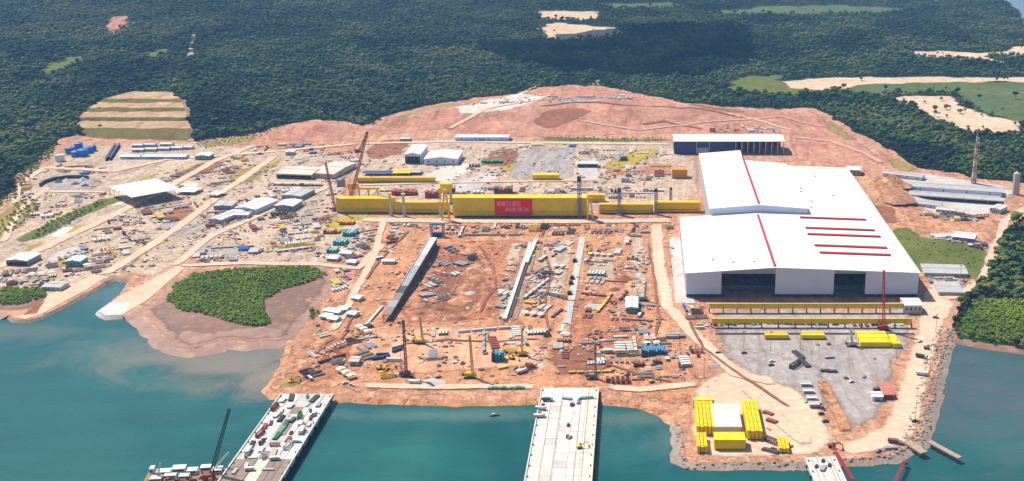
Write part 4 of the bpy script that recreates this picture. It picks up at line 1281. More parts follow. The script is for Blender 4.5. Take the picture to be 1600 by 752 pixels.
# ---------------------------------------------------------------- sheds and cabins
SH = [
 ('warehouse', 'tall white shed with an open dark gable end', (633, 256), (657, 256), 62, 14, 2.6, WHITE, LILAC, 'y', 'open', 'closed'),
 ('warehouse', 'wide white shed beside the tall open shed', (663, 258), (715, 258), 52, 9, 3.0, WHITE, LILAC, 'y', 'closed', 'closed'),
 ('warehouse', 'long low white shed at the foot of the red hill', (711, 221), (795, 221), 22, 6.5, 2.0, WHITE, LILAC, 'x', 'door', 'closed'),
 ('store_hut', 'small white hut behind the tall open shed', (625, 221), (640, 221), 12, 4, 1.2, OFFW, CREAM, 'x', 'door', 'closed'),
 ('open_shed', 'large white roof on posts beside the west road', (172, 307), (208, 324), 62, 13, 0.5, WHITE, OFFW, 'y', 'open', 'open'),
 ('workshop', 'large cream roofed workshop right of the yellow scrub', (432, 279), (487, 281), 46, 7, 1.6, CREAM, CREAM, 'x', 'open', 'closed'),
 ('workshop', 'cream roofed workshop below the red crane boom', (486, 278), (522, 280), 72, 7, 1.5, CREAM, CREAM, 'x', 'closed', 'closed'),
 ('canopy_shed', 'long narrow pale canopy in front of the cream workshops', (424, 290), (500, 291), 9, 4, 0.6, CREAM, OFFW, 'x', 'open', 'open'),
 ('workshop', 'bright white workshop roof in the fabrication yard', (368, 333), (400, 336), 48, 7, 1.8, WHITE, LILAC, 'y', 'closed', 'closed'),
 ('workshop', 'white workshop with a grey front near the cream workshops', (430, 330), (458, 331), 30, 7, 1.6, WHITE, GREYM, 'y', 'door', 'closed'),
 ('workshop', 'low white workshop below the bright white roof', (358, 342), (388, 342), 14, 5, 1.0, OFFW, OFFW, 'x', 'closed', 'closed'),
 ('workshop', 'narrow white workshop left of the bright white roof', (328, 348), (346, 350), 44, 5, 1.0, OFFW, OFFW, 'y', 'closed', 'closed'),
 ('workshop', 'grey roofed workshop behind the bright white roof', (334, 328), (362, 328), 22, 5, 1.0, GREYR, GREYM, 'y', 'door', 'closed'),
 ('workshop', 'grey roofed shed beside the white workshop', (440, 312), (470, 314), 38, 6, 1.0, GREYR, GREYM, 'y', 'closed', 'closed'),
 ('store_hut', 'white hut with a grey side below the terraced hillside', (305, 250), (327, 250), 20, 6, 1.4, WHITE, MINT, 'y', 'door', 'closed'),
 ('store_hut', 'small white hut under the red mound', (446, 243), (458, 243), 14, 5, 1.2, WHITE, OFFW, 'y', 'door', 'closed'),
 ('store_hut', 'white hut beside the west slipway', (10, 415), (43, 416), 26, 6, 1.4, WHITE, GREYM, 'y', 'open', 'closed'),
 ('store_hut', 'white hut with a green wall above the slipway finger', (103, 417), (126, 417), 18, 6, 1.4, WHITE, MINT, 'y', 'closed', 'closed'),
 ('store_hut', 'grey flat hut near the tip of the west mangrove', (66, 454), (95, 455), 16, 4, 0.8, GREYR, OFFW, 'x', 'closed', 'closed'),
 ('open_shed', 'low white roof on the upper west yard road', (274, 304), (304, 305), 22, 4, 0.8, WHITE, OFFW, 'x', 'open', 'open'),
 ('open_shed', 'small pale roof on the upper west yard road', (324, 309), (340, 310), 22, 4, 0.8, OFFW, OFFW, 'y', 'open', 'open'),
 ('tool_shed', 'white shed in the back yard beside the gravel pad', (902, 262), (934, 262), 15, 6, 1.0, WHITE, LILAC, 'x', 'open', 'closed'),
 ('site_office', 'white office with a blue front above the grassy slope', (1487, 384), (1521, 388), 22, 5, 1.2, WHITE, BLUE, 'x', 'door', 'closed'),
 ('pump_house', 'white hut at the east end of the yellow runways', (1413, 491), (1440, 491), 20, 9, 1.2, WHITE, CREAM, 'x', 'closed', 'closed'),
 ('substation', 'small white building beyond the east side of the hall roof', (1322, 274), (1344, 275), 24, 8, 1.0, WHITE, GREYM, 'x', 'closed', 'closed'),
 ('long_shed', 'uppermost long grey roofed shed in the east yard', (1379, 276), (1440, 283), 16, 5, 1.2, GREYR, OFFW, 'x', 'closed', 'closed'),
 ('long_shed', 'longest grey roofed shed in front of the striped mast', (1420, 299), (1565, 309), 26, 7, 2.0, GREYR, LILAC, 'x', 'closed', 'closed'),
 ('long_shed', 'grey roofed shed just below the longest one', (1420, 311), (1562, 321), 22, 6, 1.6, GREYR, OFFW, 'x', 'open', 'closed'),
 ('long_shed', 'short grey shed at the edge of the orange spoil', (1428, 324), (1470, 328), 16, 5, 1.2, GREYR, OFFW, 'x', 'closed', 'closed'),
 ('store_hut', 'pale hut at the east end of the long sheds', (1546, 332), (1562, 335), 22, 6, 1.0, OFFW, OFFW, 'y', 'door', 'closed'),
 ('store_hut', 'pale hut between the parked trucks and long sheds', (1462, 333), (1492, 336), 14, 5, 1.0, CREAM, OFFW, 'x', 'closed', 'closed'),
 ('store_block', 'upper flat grey block beside the assembly hall corner', (1444, 432), (1512, 434), 30, 4, 0.6, GREYR, CONC, 'x', 'closed', 'closed'),
 ('store_block', 'lower flat grey block beside the assembly hall corner', (1466, 462), (1504, 463), 32, 4, 0.6, GREYR, CONC, 'x', 'closed', 'closed'),
 ('store_hut', 'white hut on the orange ground in the berth', (978, 490), (996, 490), 30, 6, 0.8, WHITE, MINT, 'y', 'closed', 'closed'),
 ('store_hut', 'small white hut near the ramp', (597, 413), (616, 413), 8, 3.5, 0.8, WHITE, OFFW, 'x', 'closed', 'closed'),
 ('concrete_house', 'pale grey house on the shore near the west pier', (546, 572), (560, 572), 10, 4, 0.5, CONC, CONC, 'x', 'door', 'closed'),
]
for nm, lb, p, q, dp, ev, rs_, rm, wm, rd, fr, sd in SH:
    shed(nm, lb, p, q, dp, ev, rs_, rm, wm, rd, fr, sd, bays=5, wins=0 if sd == 'open' or nm in ('store_block',) else 4)
# workers' camp: two rows of white roofs under the terraces
for k, (x, y, w_) in enumerate([(188, 249, 30), (222, 249, 30), (254, 249, 36), (206, 238, 18), (226, 237, 18), (246, 236, 18), (266, 235, 18), (284, 234, 16), (206, 231, 16), (226, 230, 16), (250, 229, 18)]):
    shed('camp_building', ('broad white camp building in the front row below the terraces' if k < 3 else 'narrow white camp building behind the front row below the terraces'),
         (x, y), (x + w_, y), 16 if k < 3 else 11, 4, 1.0, WHITE if k < 3 else OFFW, LILAC, 'x', 'door', 'closed', group='camp buildings', cat='building', wins=6)
# cluster of white cabins on the west shore
for k, (x, y) in enumerate([(500, 499), (516, 492), (528, 487), (541, 495), (512, 503), (548, 470), (505, 490)]):
    shed('site_cabin', 'white site cabin in the cluster on the west shore', (x, y), (x + 13, y + 2), 9, 3.2, 0.8, WHITE, OFFW, 'x', 'door', 'closed', group='white cabins on the west shore', cat='cabin', wins=3)
for x, y, w_ in ((510, 408, 17), (530, 400, 18), (541, 414, 14)):
    shed('site_cabin', 'white site cabin beside the teal sheeting', (x, y), (x + w_, y + 1), 10, 3.2, 0.8, WHITE, OFFW, 'x', 'door', 'closed', group='white cabins by the teal sheeting', cat='cabin', wins=3)
for x, y in ((1252, 606), (1256, 617), (1261, 628), (1265, 638)):
    shed('site_cabin', 'pale site cabin in the file on the gravel yard', (x, y), (x + 14, y), 5, 3.4, 0.5, OFFW, GREYM, 'x', 'door', 'closed', group='cabins in the gravel yard', cat='cabin', wins=2)
shed('site_cabin', 'white cabin with an orange awning beside the quay road', (1363, 627), (1379, 627), 9, 4, 0.5, WHITE, OFFW, 'x', 'door', 'closed', cat='cabin', wins=2)
shed('awning', 'faded red awning beside the white quay cabin', (1380, 624), (1397, 624), 24, 4, 0.4, FADED, FADED, 'x', 'open', 'open', cat='awning')

# ---------------------------------------------------------------- striped mast, silo, tank
p = L3(1521, 287)
mast = thing('radio_mast', 'red and white striped lattice mast at the forest edge', 'mast', p)
zt_ = 0.0
for k in range(9):
    z0, z1 = k * 8.3, (k + 1) * 8.3
    MB().lattice((0, 0, z0), (0, 0, z1), 5.4 - 0.47 * k, 5.4 - 0.47 * (k + 1), 4, 0.62 - 0.035 * k).obj('mast_section', FADED if k % 2 == 0 else CREAM, mast)
MB().cyl((0, 0, 74.7), (0, 0, 81), 0.5, 6, 0.2).obj('antenna', OFFW, mast)
for z in (58, 64):
    MB().cyl((1.2, -1.6, z), (1.2, -2.2, z), 1.3, 10, 1.6).obj('dish', OFFW, mast)
p = L3(1586, 304)
si = thing('silo', 'tall grey silo beside the long grey sheds', 'silo', p)
MB().cyl((0, 0, 0), (0, 0, 29), 4.2, 16).obj('shell', CONC, si)
MB().cyl((0, 0, 29.02), (0, 0, 31.5), 4.4, 16, 0.8).obj('cap', GREYR, si)
MB().lattice((4.9, 0, 0), (4.9, 0, 30), 1.2, 1.2, 10, 0.2).obj('ladder', GREYM, si)
p = L3(94, 252)
tk = thing('water_tank', 'round white tank beside the blue vessels', 'tank', p)
MB().cyl((0, 0, 0), (0, 0, 10), 6.5, 20).obj('shell', WHITE, tk)
MB().cyl((0, 0, 10.02), (0, 0, 11.4), 6.7, 20, 0.5).obj('lid', OFFW, tk)
for k, (x, y, r, hh) in enumerate(((110, 240, 7, 9), (118, 245, 6, 8), (130, 244, 8, 10), (138, 239, 7, 9), (124, 236, 6, 12), (146, 236, 5, 8))):
    p = L3(x, y)
    t = thing('process_tank', 'bright blue vessel beside the round white tank', 'tank', p, group='bright blue vessels')
    MB().cyl((0, 0, 1.2), (0, 0, hh), r, 14).obj('shell', BRBLUE, t)
    MB().cyl((0, 0, hh + 0.02), (0, 0, hh + 1.6), r, 14, 1.0).obj('lid', BLUE, t)
    MB().cyl((0, 0, 0), (0, 0, 1.18), r * 0.9, 14).obj('plinth', CONC, t)
    occupy(p.x, p.y, r + 1)
for k in range(2):
    a, b = G(166 + 6 * k, 252 - 1 * k), G(181 + 6 * k, 229 - 1 * k)
    t = thing('blue_girder', 'long dark blue girder lying near the camp', 'girder', (a[0], a[1], 0), math.atan2(b[1] - a[1], b[0] - a[0]), 'blue girders by the camp')
    Ln = math.hypot(b[0] - a[0], b[1] - a[1])
    m = MB().box(0, Ln, -1.6, 1.6, 1.0, 1.4).box(0, Ln, -0.4, 0.4, 1.4, 4.6).box(0, Ln, -1.6, 1.6, 4.6, 5.0)
    m.obj('web', NAVY, t)
    for j in range(4):
        MB().box(Ln * (j + 0.5) / 4 - 0.6, Ln * (j + 0.5) / 4 + 0.6, -2, 2, 0, 1.0).obj('bearer', WOOD, t)
# batching plant: aggregate heaps in a horseshoe wall
def heap(name, label, px, py, r, hh, mat, cat='heap', group=None, sy=1.0):
    p = L3(px, py)
    sd = px * 0.37 + py
    V, F = [(0, 0, hh)], []
    n, rings = 18, 4
    for k in range(1, rings + 1):
        f = k / rings
        for i in range(n):
            t = 2 * math.pi * i / n
            w = 1 + 0.28 * noise.noise(Vector((math.cos(t) * 1.6, math.sin(t) * 1.6, sd))) + 0.1 * noise.noise(Vector((math.cos(t) * 5, math.sin(t) * 5, sd + k)))
            z = hh * (1 - f) ** 1.15 + (0.5 * noise.noise(Vector((i, k * 2.1, sd))) * hh * 0.25 if k < rings else -0.3)
            V.append((r * f * w * math.cos(t), r * f * w * math.sin(t) * sy, max(-0.3, z)))
    F += [(0, 1 + i, 1 + (i + 1) % n) for i in range(n)]
    for k in range(rings - 1):
        for i in range(n):
            a = 1 + k * n + i; b = 1 + k * n + (i + 1) % n
            F.append((a, a + n, b + n, b))
    me = bpy.data.meshes.new(name); me.from_pydata(V, [], F)
    for q in me.polygons:
        q.use_smooth = True
    o = link(name, me, mat)
    o.location = p
    occupy(p.x, p.y, r * 0.9)
    return tag(o, label, cat, group)
X, Y = G(108, 288)
t = thing('retaining_wall', 'dark horseshoe wall of the batching yard', 'wall', (X, Y, 0))
m = MB()
arc = [(-33 + 0, -14), (-36, 4), (-30, 22), (-16, 32), (4, 33), (14, 28)]
for i in range(len(arc) - 1):
    m.beam((arc[i][0], arc[i][1], 2.4), (arc[i + 1][0], arc[i + 1][1], 2.4), 2.2, 5.0)
m.obj('wall_run', AGG, t)
for k, (x, y, r, hh, mt, lb) in enumerate(((92, 285, 8, 5, AGG, 'dark aggregate heap in the west bay of the horseshoe'), (104, 284, 8, 5, GREYR, 'grey gravel heap inside the dark horseshoe'), (118, 288, 7, 4, AGG, 'dark aggregate heap at the horseshoe mouth'),
                                     (130, 282, 8, 5, GREYM, 'bluish grey aggregate heap beside the horseshoe'), (133, 291, 7, 4, AGG, 'small dark heap right of the horseshoe'))):
    heap('aggregate_heap', lb, x, y, r, hh, mt, group='aggregate heaps')
for k, (x, y, r, hh, mt, lb) in enumerate(((815, 160, 34, 9, SPOIL, 'pale sand stockpile on the hill'), (775, 168, 24, 7, SPOIL, 'smaller pale stockpile on the hill'), (878, 140, 22, 8, ORANGE, 'orange heap on the hill crest'),
                                     (935, 131, 20, 8, OLIVE, 'olive heap at the end of the hilltop track'), (1392, 300, 26, 15, ORANGE, 'big orange spoil heap behind the hall'), (1372, 290, 16, 9, RED, 'red spoil heap touching the hall'),
                                     (1405, 322, 20, 8, HILL, 'reddish spoil heap below the big orange heap'), (975, 436, 10, 5, BROWN, 'dark brown heap above the white berth hut'), (720, 470, 13, 5, ORANGE, 'orange heap in the churned pit'),
                                     (690, 450, 12, 5, BROWN, 'brown heap against the long ramp'), (740, 430, 14, 6, ORANGE, 'tall orange heap in the churned pit'), (762, 455, 10, 4, BROWN, 'brown heap beside the pale floor'),
                                     (655, 480, 9, 3, RED, 'low red heap at the foot of the ramp'), (735, 395, 12, 4, ORANGE, 'orange heap at the upper end of the pit'), (480, 570, 14, 4, ORANGE, 'orange heap on the west shore'),
                                     (455, 598, 10, 3, OLIVE, 'ochre heap at the shore corner'), (1120, 572, 7, 2, GRAVEL, 'grey heap beside the haul road'), (675, 600, 12, 3, PALE, 'pale rubble heap at the water edge'))):
    heap('earth_heap' if mt not in (PALE, SPOIL) else 'stockpile', lb, x, y, r, hh, mt)

# ================================================================== GIRDERS, RAMP, PIERS
def z_at(py, Y):
    v = (py - PCY) / FPX
    return CAM_H - Y * (SP + v * CP) / (CP - v * SP)

def box_girder(label, x0, x1, pyg, top_py, base, depth, mat=None, ribs=12, stands=4, name='box_girder', group=None):
    """Box girder laid on stands; x0..x1 and the foot row pyg are surveyed, its top reaches row top_py."""
    a, b = G(x0, pyg), G(x1, pyg)
    Ln = b[0] - a[0]
    zt = z_at(top_py, a[1])
    mat = mat or YELLOW
    t = thing(name, label, 'girder', (a[0], a[1], h(*a)), 0, group)
    for k in range(max(1, int(Ln / 18))):
        occupy(a[0] + 9 + k * 18, a[1] + depth / 2, depth * 0.6 + 4)
    bd = MB().box(0, Ln, 0, depth, base, zt).obj('web', mat, t)
    MB().box(-0.3, Ln + 0.3, -0.5, depth + 0.5, zt + 0.003, zt + 0.5).obj('top_flange', mat, t)
    MB().box(-0.3, Ln + 0.3, -0.5, depth + 0.5, base - 0.5, base - 0.003).obj('bottom_flange', mat, t)
    for k in range(1, ribs):
        x = Ln * k / ribs
        MB().box(x - 0.22, x + 0.22, -0.42, -0.003, base, zt).obj('stiffener', mat, bd)
    for k in range(stands):
        x = Ln * (k + 0.5) / stands
        MB().box(x - 1.5, x + 1.5, 0.3, depth - 0.3, 0, base - 0.51).obj('stand', DARK, t)
    MB().box(0.2, Ln - 0.2, -0.95, -0.43, base + (zt - base) * 0.22, base + (zt - base) * 0.22 + 0.25).obj('walkway', DARK if depth < 10 else YELLOWD, t)
    r = MB()
    for y in (0.1, depth - 0.1):
        r.beam((0, y, zt + 1.6), (Ln, y, zt + 1.6), 0.12)
        for k in range(int(Ln / 6) + 1):
            r.beam((min(Ln, k * 6.0), y, zt + 0.5), (min(Ln, k * 6.0), y, zt + 1.6), 0.1)
    r.obj('handrail', mat, t)
    return t, Ln, zt

g1, Ln1, zt1 = box_girder('broad yellow box girder carrying the red banner', 708, 917, 340, 310, 2.8, 16, ribs=22, stands=6)
# banner
sx = Ln1 / (917 - 708)
bx0, bx1 = (774 - 708) * sx, (832 - 708) * sx
bn = MB().box(bx0, bx1, -1.3, -0.97, 3.0, zt1 - 0.3)
bn = bn.obj('red_banner', BANNER)
bn.location = g1.location
tag(bn, 'red banner with two lines of pale lettering on the yellow girder', 'banner')
lm = MB(); rs = random.Random(3)
def letters(x, z0, z1, words):
    for n in words:
        for k in range(n):
            w = rs.uniform(1.1, 1.7)
            kind = rs.randint(0, 3)
            lm.box(x, x + 0.5, -1.4, -1.303, z0, z1)
            if kind != 1:
                lm.box(x + 0.5, x + w, -1.4, -1.303, z1 - 0.8, z1)
            if kind in (0, 2):
                lm.box(x + 0.5, x + w, -1.4, -1.303, z0, z0 + 0.8)
            if kind in (1, 3):
                lm.box(x + w - 0.5, x + w, -1.4, -1.303, z0, z1 - 0.81)
            if kind != 2:
                lm.box(x + 0.5, x + w - 0.51, -1.4, -1.303, (z0 + z1) / 2 - 0.4, (z0 + z1) / 2 + 0.4)
            x += w + 0.45
        x += 1.5
letters(bx0 + 3, 3 + (zt1 - 3) * 0.55, 3 + (zt1 - 3) * 0.83, (6, 1, 1, 6))
letters(bx0 + 13, 3 + (zt1 - 3) * 0.24, 3 + (zt1 - 3) * 0.46, (7, 4, 3))
lm.obj('lettering', PINK, bn)
g2, Ln2, zt2 = box_girder('yellow box girder at the west end of the girder line', 526, 616, 333, 311, 1.6, 11, ribs=10, stands=4)
g3, Ln3, zt3 = box_girder('low yellow girder between the grey posts and the trolley', 618, 702, 334, 317, 2.0, 8, ribs=9, stands=4)
g4, _, _ = box_girder('long thin yellow beam behind the girder line', 558, 680, 286, 278, 1.2, 5, ribs=14, stands=6)
g5, _, _ = box_girder('low yellow girder between the two eastern grey towers', 936, 1021, 334, 320, 1.4, 7, ribs=9, stands=4)
g6, _, _ = box_girder('yellow girder running up to the assembly hall', 1022, 1094, 332, 317, 1.4, 8, ribs=9, stands=5)
g7, _, _ = box_girder('short yellow girder behind the banner girder', 918, 945, 316, 305, 1.2, 7, ribs=4, stands=2)
g8, _, _ = box_girder('short yellow girder on the grey gravel pad', 832, 873, 282, 274, 1.0, 12, ribs=5, stands=3)
g9, _, _ = box_girder('orange yellow frame beside the back shed', 1050, 1074, 279, 266, 1.0, 14, mat=ORNG, ribs=4, stands=2)
# grey posts and A-leg beside the trolley
for k, (x, y, tp, w) in enumerate(((611, 337, 303, 3.0), (632, 338, 304, 3.4), (688, 338, 316, 3.0))):
    a = G(x, y)
    zt = z_at(tp, a[1])
    t = thing('lifting_post', 'cream lifting post in the yellow girder line', 'post', (a[0], a[1], 0), group='lifting posts')
    MB().taper(-w / 2, w / 2, -w / 2, w / 2, 0.8, zt, 0.5, 0.5).obj('shaft', CREAM, t)
    MB().box(-w * 0.8, w * 0.8, -w * 0.8, w * 0.8, 0, 0.79).obj('base', CONC, t)
    MB().box(-w * 0.7, w * 0.7, -w * 0.7, w * 0.7, zt + 0.002, zt + 1.2).obj('head', YELLOWD, t)
    occupy(a[0], a[1], 5)
def a_leg(label, x, py, top_py, spread, mat=None):
    a = G(x, py)
    zt = z_at(top_py, a[1])
    t = thing('a_frame', label, 'crane frame', (a[0], a[1], 0))
    for s_ in (-1, 1):
        MB().beam((s_ * spread, 0, 0.6), (s_ * 0.9, 2, zt), 2.0, 2.0).obj('leg_tube', mat or YELLOW, t)
        MB().box(s_ * spread - 1.6, s_ * spread + 1.6, -1.6, 1.6, 0, 0.6).obj('bogie', DARK, t)
    MB().box(-1.8, 1.8, 0.5, 3.5, zt + 0.6, zt + 2.2).obj('leg_head', mat or YELLOW, t)
    MB().beam((-spread * 0.55, 0.8, zt * 0.42), (spread * 0.55, 0.8, zt * 0.42), 0.9).obj('brace', mat or YELLOW, t)
    occupy(a[0], a[1], spread + 3)
a_leg('yellow A shaped leg under the crane trolley', 697, 345, 300, 4.5)
a_leg('yellow leg at the east end of the banner girder', 922, 344, 313, 3.5)
# trolley
a = G(697, 316)
t = thing('crane_trolley', 'yellow crane trolley with a drum above the girders', 'trolley', (a[0], a[1], 0))
zb = z_at(300, a[1])
MB().box(-10, 8, 0, 8, zb - 1, zb + 5).obj('frame', YELLOW, t)
MB().cyl((-6, -0.5, zb + 8.5), (9, -0.5, zb + 8.5), 4.0, 14).obj('drum', YELLOW, t)
MB().box(8.1, 12, 1, 7, zb - 1, zb + 4).obj('cabin', DARK, t)
for x in (-8, 6):
    for y in (1, 7):
        MB().box(x - 0.8, x + 0.8, y - 0.8, y + 0.8, 0, zb - 1.01).obj('support', YELLOWD, t)
# open yellow frame behind the west girder
a = G(548, 318)
t = thing('portal_frame', 'open yellow portal frame behind the west girder', 'frame', (a[0], a[1], 0))
zf = z_at(296, a[1])
for x in (0, 12, 24, 36):
    MB().box(x - 1, x + 1, -1, 1, 0, zf).obj('column', YELLOW, t)
MB().box(-2, 38, -1.2, 1.2, zf + 0.01, zf + 2.5).obj('top_beam', YELLOW, t)
MB().box(-2, 12, -1.2, 1.2, zf + 2.52, zf + 8).obj('top_box', YELLOW, t)
for x in (0, 12, 24):
    MB().beam((x + 1, 0, 1), (x + 11, 0, zf - 1), 0.7).obj('brace', YELLOWD, t)
occupy(a[0] + 18, a[1], 20)
shed('store_roof', 'long navy roof behind the thin yellow beam', (567, 275), (612, 275), 14, 4, 0.8, NAVY, GREYM, 'x', 'open', 'open', bays=6)
shed('store_roof', 'olive yellow roof beside the long navy roof', (614, 275), (640, 275), 26, 4, 1.0, YELLOWD, GREYM, 'x', 'open', 'open', bays=4)
shed('store_roof', 'grey flat roof in front of the tall open shed', (640, 274), (656, 274), 20, 4, 0.6, GREYR, GREYM, 'x', 'open', 'open', bays=3)
# temporary lift towers
for k, (x, y, tp, w, lb) in enumerate(((906, 341, 276, 4.2, 'tallest grey lift tower beside the banner girder end'), (968, 336, 294, 3.8, 'grey lift tower with a dark head left of the low girder'),
                                   (1025, 335, 295, 3.4, 'grey lift tower between the two low yellow girders'), (1048, 326, 293, 2.8, 'slim grey lift tower nearest the assembly hall'))):
    a = G(x, y)
    zt = z_at(tp, a[1])
    t = thing('lift_tower', lb, 'tower', (a[0], a[1], 0))
    MB().lattice((0, 0, 0.8), (0, 0, zt * 0.86), w, w, 9, 0.75).obj('tower_frame', GREYM, t)
    MB().box(-w * 0.6, w * 0.6, -w * 0.6, w * 0.6, zt * 0.86 + 0.4, zt).obj('head', DARK, t)
    MB().box(-w * 0.7, w * 0.7, -w * 0.7, w * 0.7, 0, 0.78).obj('base', CONC, t)
    MB().box(-w * 0.12, w * 0.12, -w * 0.12, w * 0.12, 0.8, zt * 0.84).obj('core', GREYM, t)
    occupy(a[0], a[1], w)

# ---- runways in front of the hall
def runway(label, x0, x1, py, zb, hh, mat, n, wide=3.0, sag=()):
    a, b = G(x0, py), G(x1, py)
    Ln = b[0] - a[0]
    t = thing('crane_runway', label, 'runway', (a[0], a[1], 0))
    for k in range(n):
        l0, l1 = Ln * k / n, Ln * (k + 1) / n
        if k in sag:
            continue
        MB().box(l0 + 0.1, l1 - 0.1, -wide / 2, wide / 2, zb, zb + hh).obj('runway_beam', mat, t)
    for k in range(n + 1):
        x = Ln * k / n
        MB().box(x - 0.55, x + 0.55, -0.7, 0.7, 0.5, zb - 0.01).obj('post', DARK if k % 3 else RUST, t)
        MB().box(x - 1.3, x + 1.3, -1.3, 1.3, 0, 0.5).obj('footing', CONC, t)
    MB().box(0, Ln, -wide / 2 + 0.2, -wide / 2 + 0.5, zb + hh + 0.01, zb + hh + 0.25).obj('rail', DARK, t)
    for k in range(int(Ln / 16)):
        occupy(a[0] + k * 16 + 8, a[1], 5)
runway('yellow crane runway closest to the hall front', 1108, 1412, 489, 5.0, 4.6, YELLOWD, 14)
runway('middle yellow crane runway in the gravel yard', 1112, 1424, 512, 4.6, 4.4, YELLOWD, 12)
runway('low dark rail line on short posts in the gravel yard', 1118, 1428, 523, 0.8, 0.7, DARK, 10, 1.2)
def laid(label, x0, x1, py, hh, dep, mat, n, mat2=None):
    a, b = G(x0, py), G(x1, py)
    Ln = b[0] - a[0]
    t = thing('girder_stack', label, 'girder stack', (a[0], a[1], 0))
    for k in range(n):
        y = dep * k / n
        MB().box(0.5 * (k % 2), Ln - 0.4 * (k % 3), y + 0.1, y + dep / n - 0.25, 0.9, hh - 0.3 * (k % 2)).obj('girder', mat, t)
    for k in range(4):
        MB().box(Ln * (k + 0.5) / 4 - 0.4, Ln * (k + 0.5) / 4 + 0.4, 0.2, dep - 0.3, 0, 0.89).obj('bearer', WOOD, t)
    for k in range(max(1, int(Ln / 10))):
        occupy(a[0] + k * 10 + 5, a[1] + dep / 2, dep / 2 + 3)
laid('yellow girders laid west of the crane beam', 1195, 1232, 531, 4.5, 9, YELLOWD, 3)
laid('yellow girders laid beside the white jib', 1252, 1289, 531, 4.5, 10, YELLOW, 3)
laid('broad stack of yellow girders at the east end', 1344, 1392, 544, 5.5, 28, YELLOW, 5)
laid('pair of short yellow girders ending the broad stack', 1394, 1407, 545, 5.0, 24, YELLOW, 2)
# quay: yellow crane members round a concrete block
def member(label, x0, x1, py0, py1, n, hh, mat=None, name='crane_member', along='y'):
    a, b = G(x0, py0), G(x1, py0)
    c = G(x0, py1)
    W, Dp = b[0] - a[0], c[1] - a[1]
    t = thing(name, label, 'crane member', (a[0], a[1], 0))
    for k in range(n):
        if along == 'y':
            x = W * k / n
            mm = MB().box(x + 0.15, x + W / n - 0.35, 0.4 * (k % 2), Dp - 0.8 * ((k + 1) % 2), 1.0, hh - 0.7 * (k % 2))
        else:
            y = Dp * k / n
            mm = MB().box(0, W, y + 0.1, y + Dp / n - 0.2, 1.0, hh - 0.8 * (k % 2))
        q = mm.obj('tube', mat or YELLOW, t)
        if along == 'y':
            for j in range(5):
                yy = Dp * (j + 0.5) / 5
                MB().box(x + 0.05, x + W / n - 0.25, yy - 0.2, yy + 0.2, hh - 0.7 * (k % 2) + 0.002, hh - 0.7 * (k % 2) + 0.25).obj('stiffener', mat or YELLOW, q)
    for k in range(4):
        MB().box(0.2, W - 0.3, Dp * (k + 0.5) / 4 - 0.5, Dp * (k + 0.5) / 4 + 0.5, 0, 0.99).obj('bearer', DARK, t)
    occupy(a[0] + W / 2, a[1] + Dp / 2, max(W, Dp) / 2 + 2)
member('west stack of long yellow crane members on the quay', 1088, 1118, 681, 640, 5, 8.0)
member('cross bar of yellow steel closing the west stack', 1083, 1116, 638, 634, 1, 7.0, along='x')
member('stub of yellow tubes below the west stack', 1089, 1106, 709, 686, 3, 6.0)
member('long yellow crane sill lying in front of the concrete block', 1116, 1165, 704, 691, 1, 8.5, along='x')
member('east stack of yellow crane members with dark end', 1167, 1192, 688, 638, 4, 8.0)
member('small yellow bin on the quay', 1217, 1234, 709, 690, 3, 4.5)
a, b, c = G(1116, 682), G(1158, 682), G(1122, 646)
t = thing('ballast_block', 'pale concrete block between the yellow stacks', 'block', (a[0], a[1], 0))
W, Dp = b[0] - a[0], c[1] - a[1]
MB().box(0, W, 0, Dp, 0, 7).obj('block_body', CONC, t)
MB().box(-0.5, W + 0.5, -0.5, Dp + 0.5, 7.003, 8.2).obj('cap_slab', CONCL, t)
occupy(a[0] + W / 2, a[1] + Dp / 2, 20)

# ---- long ramp (launching trestle)
A, B = Vector(G(604, 502)), Vector(G(678, 386))
d = (B - A); Ln = d.length
rz = math.atan2(d.y, d.x)
t = thing('launch_ramp', 'long raised ramp with a pale deck and a side darkened as shade', 'ramp', (A.x, A.y, 0), rz)
cols = [CONCB, GREYM, CONCB, DARK, GREYM, GREYM, GREYM, GREYR, GREYR, OFFW, OFFW, WHITE]
n = len(cols)
W = 8.0
def rh(f):
    return 5.5 + 5.0 * f
for k in range(n):
    f0, f1 = k / n, (k + 1) / n
    m = MB()
    x0, x1 = Ln * f0 + 0.15, Ln * f1 - 0.15
    m.add([(x0, -W / 2, rh(f0)), (x1, -W / 2, rh(f1)), (x1, W / 2, rh(f1)), (x0, W / 2, rh(f0)), (x0, -W / 2, rh(f0) + 0.9), (x1, -W / 2, rh(f1) + 0.9), (x1, W / 2, rh(f1) + 0.9), (x0, W / 2, rh(f0) + 0.9)],
          [(3, 2, 1, 0), (4, 5, 6, 7), (0, 1, 5, 4), (1, 2, 6, 5), (2, 3, 7, 6), (3, 0, 4, 7)])
    m.obj('deck_panel', cols[k], t)
    MB().box(x0, x1, -W / 2 + 0.3, -W / 2 + 1.2, 0, rh(f0) - 0.05).obj('side_wall', DARK, t)  # side away from the sun, its shade put into the dark colour
    for y in (W / 2 - 1.2,):
        MB().box(x0, x0 + 1.2, y - 0.6, y + 0.6, 0, rh(f0) - 0.05).obj('column', CONC, t)
    if k > 2:
        MB().box(x0, x1, W / 2 - 0.25, W / 2 + 0.25, rh(f1) + 0.91, rh(f1) + 1.7).obj('kerb', CONCL, t)
for k in range(16):
    p = A + d * (k / 16)
    occupy(p.x, p.y, 12)
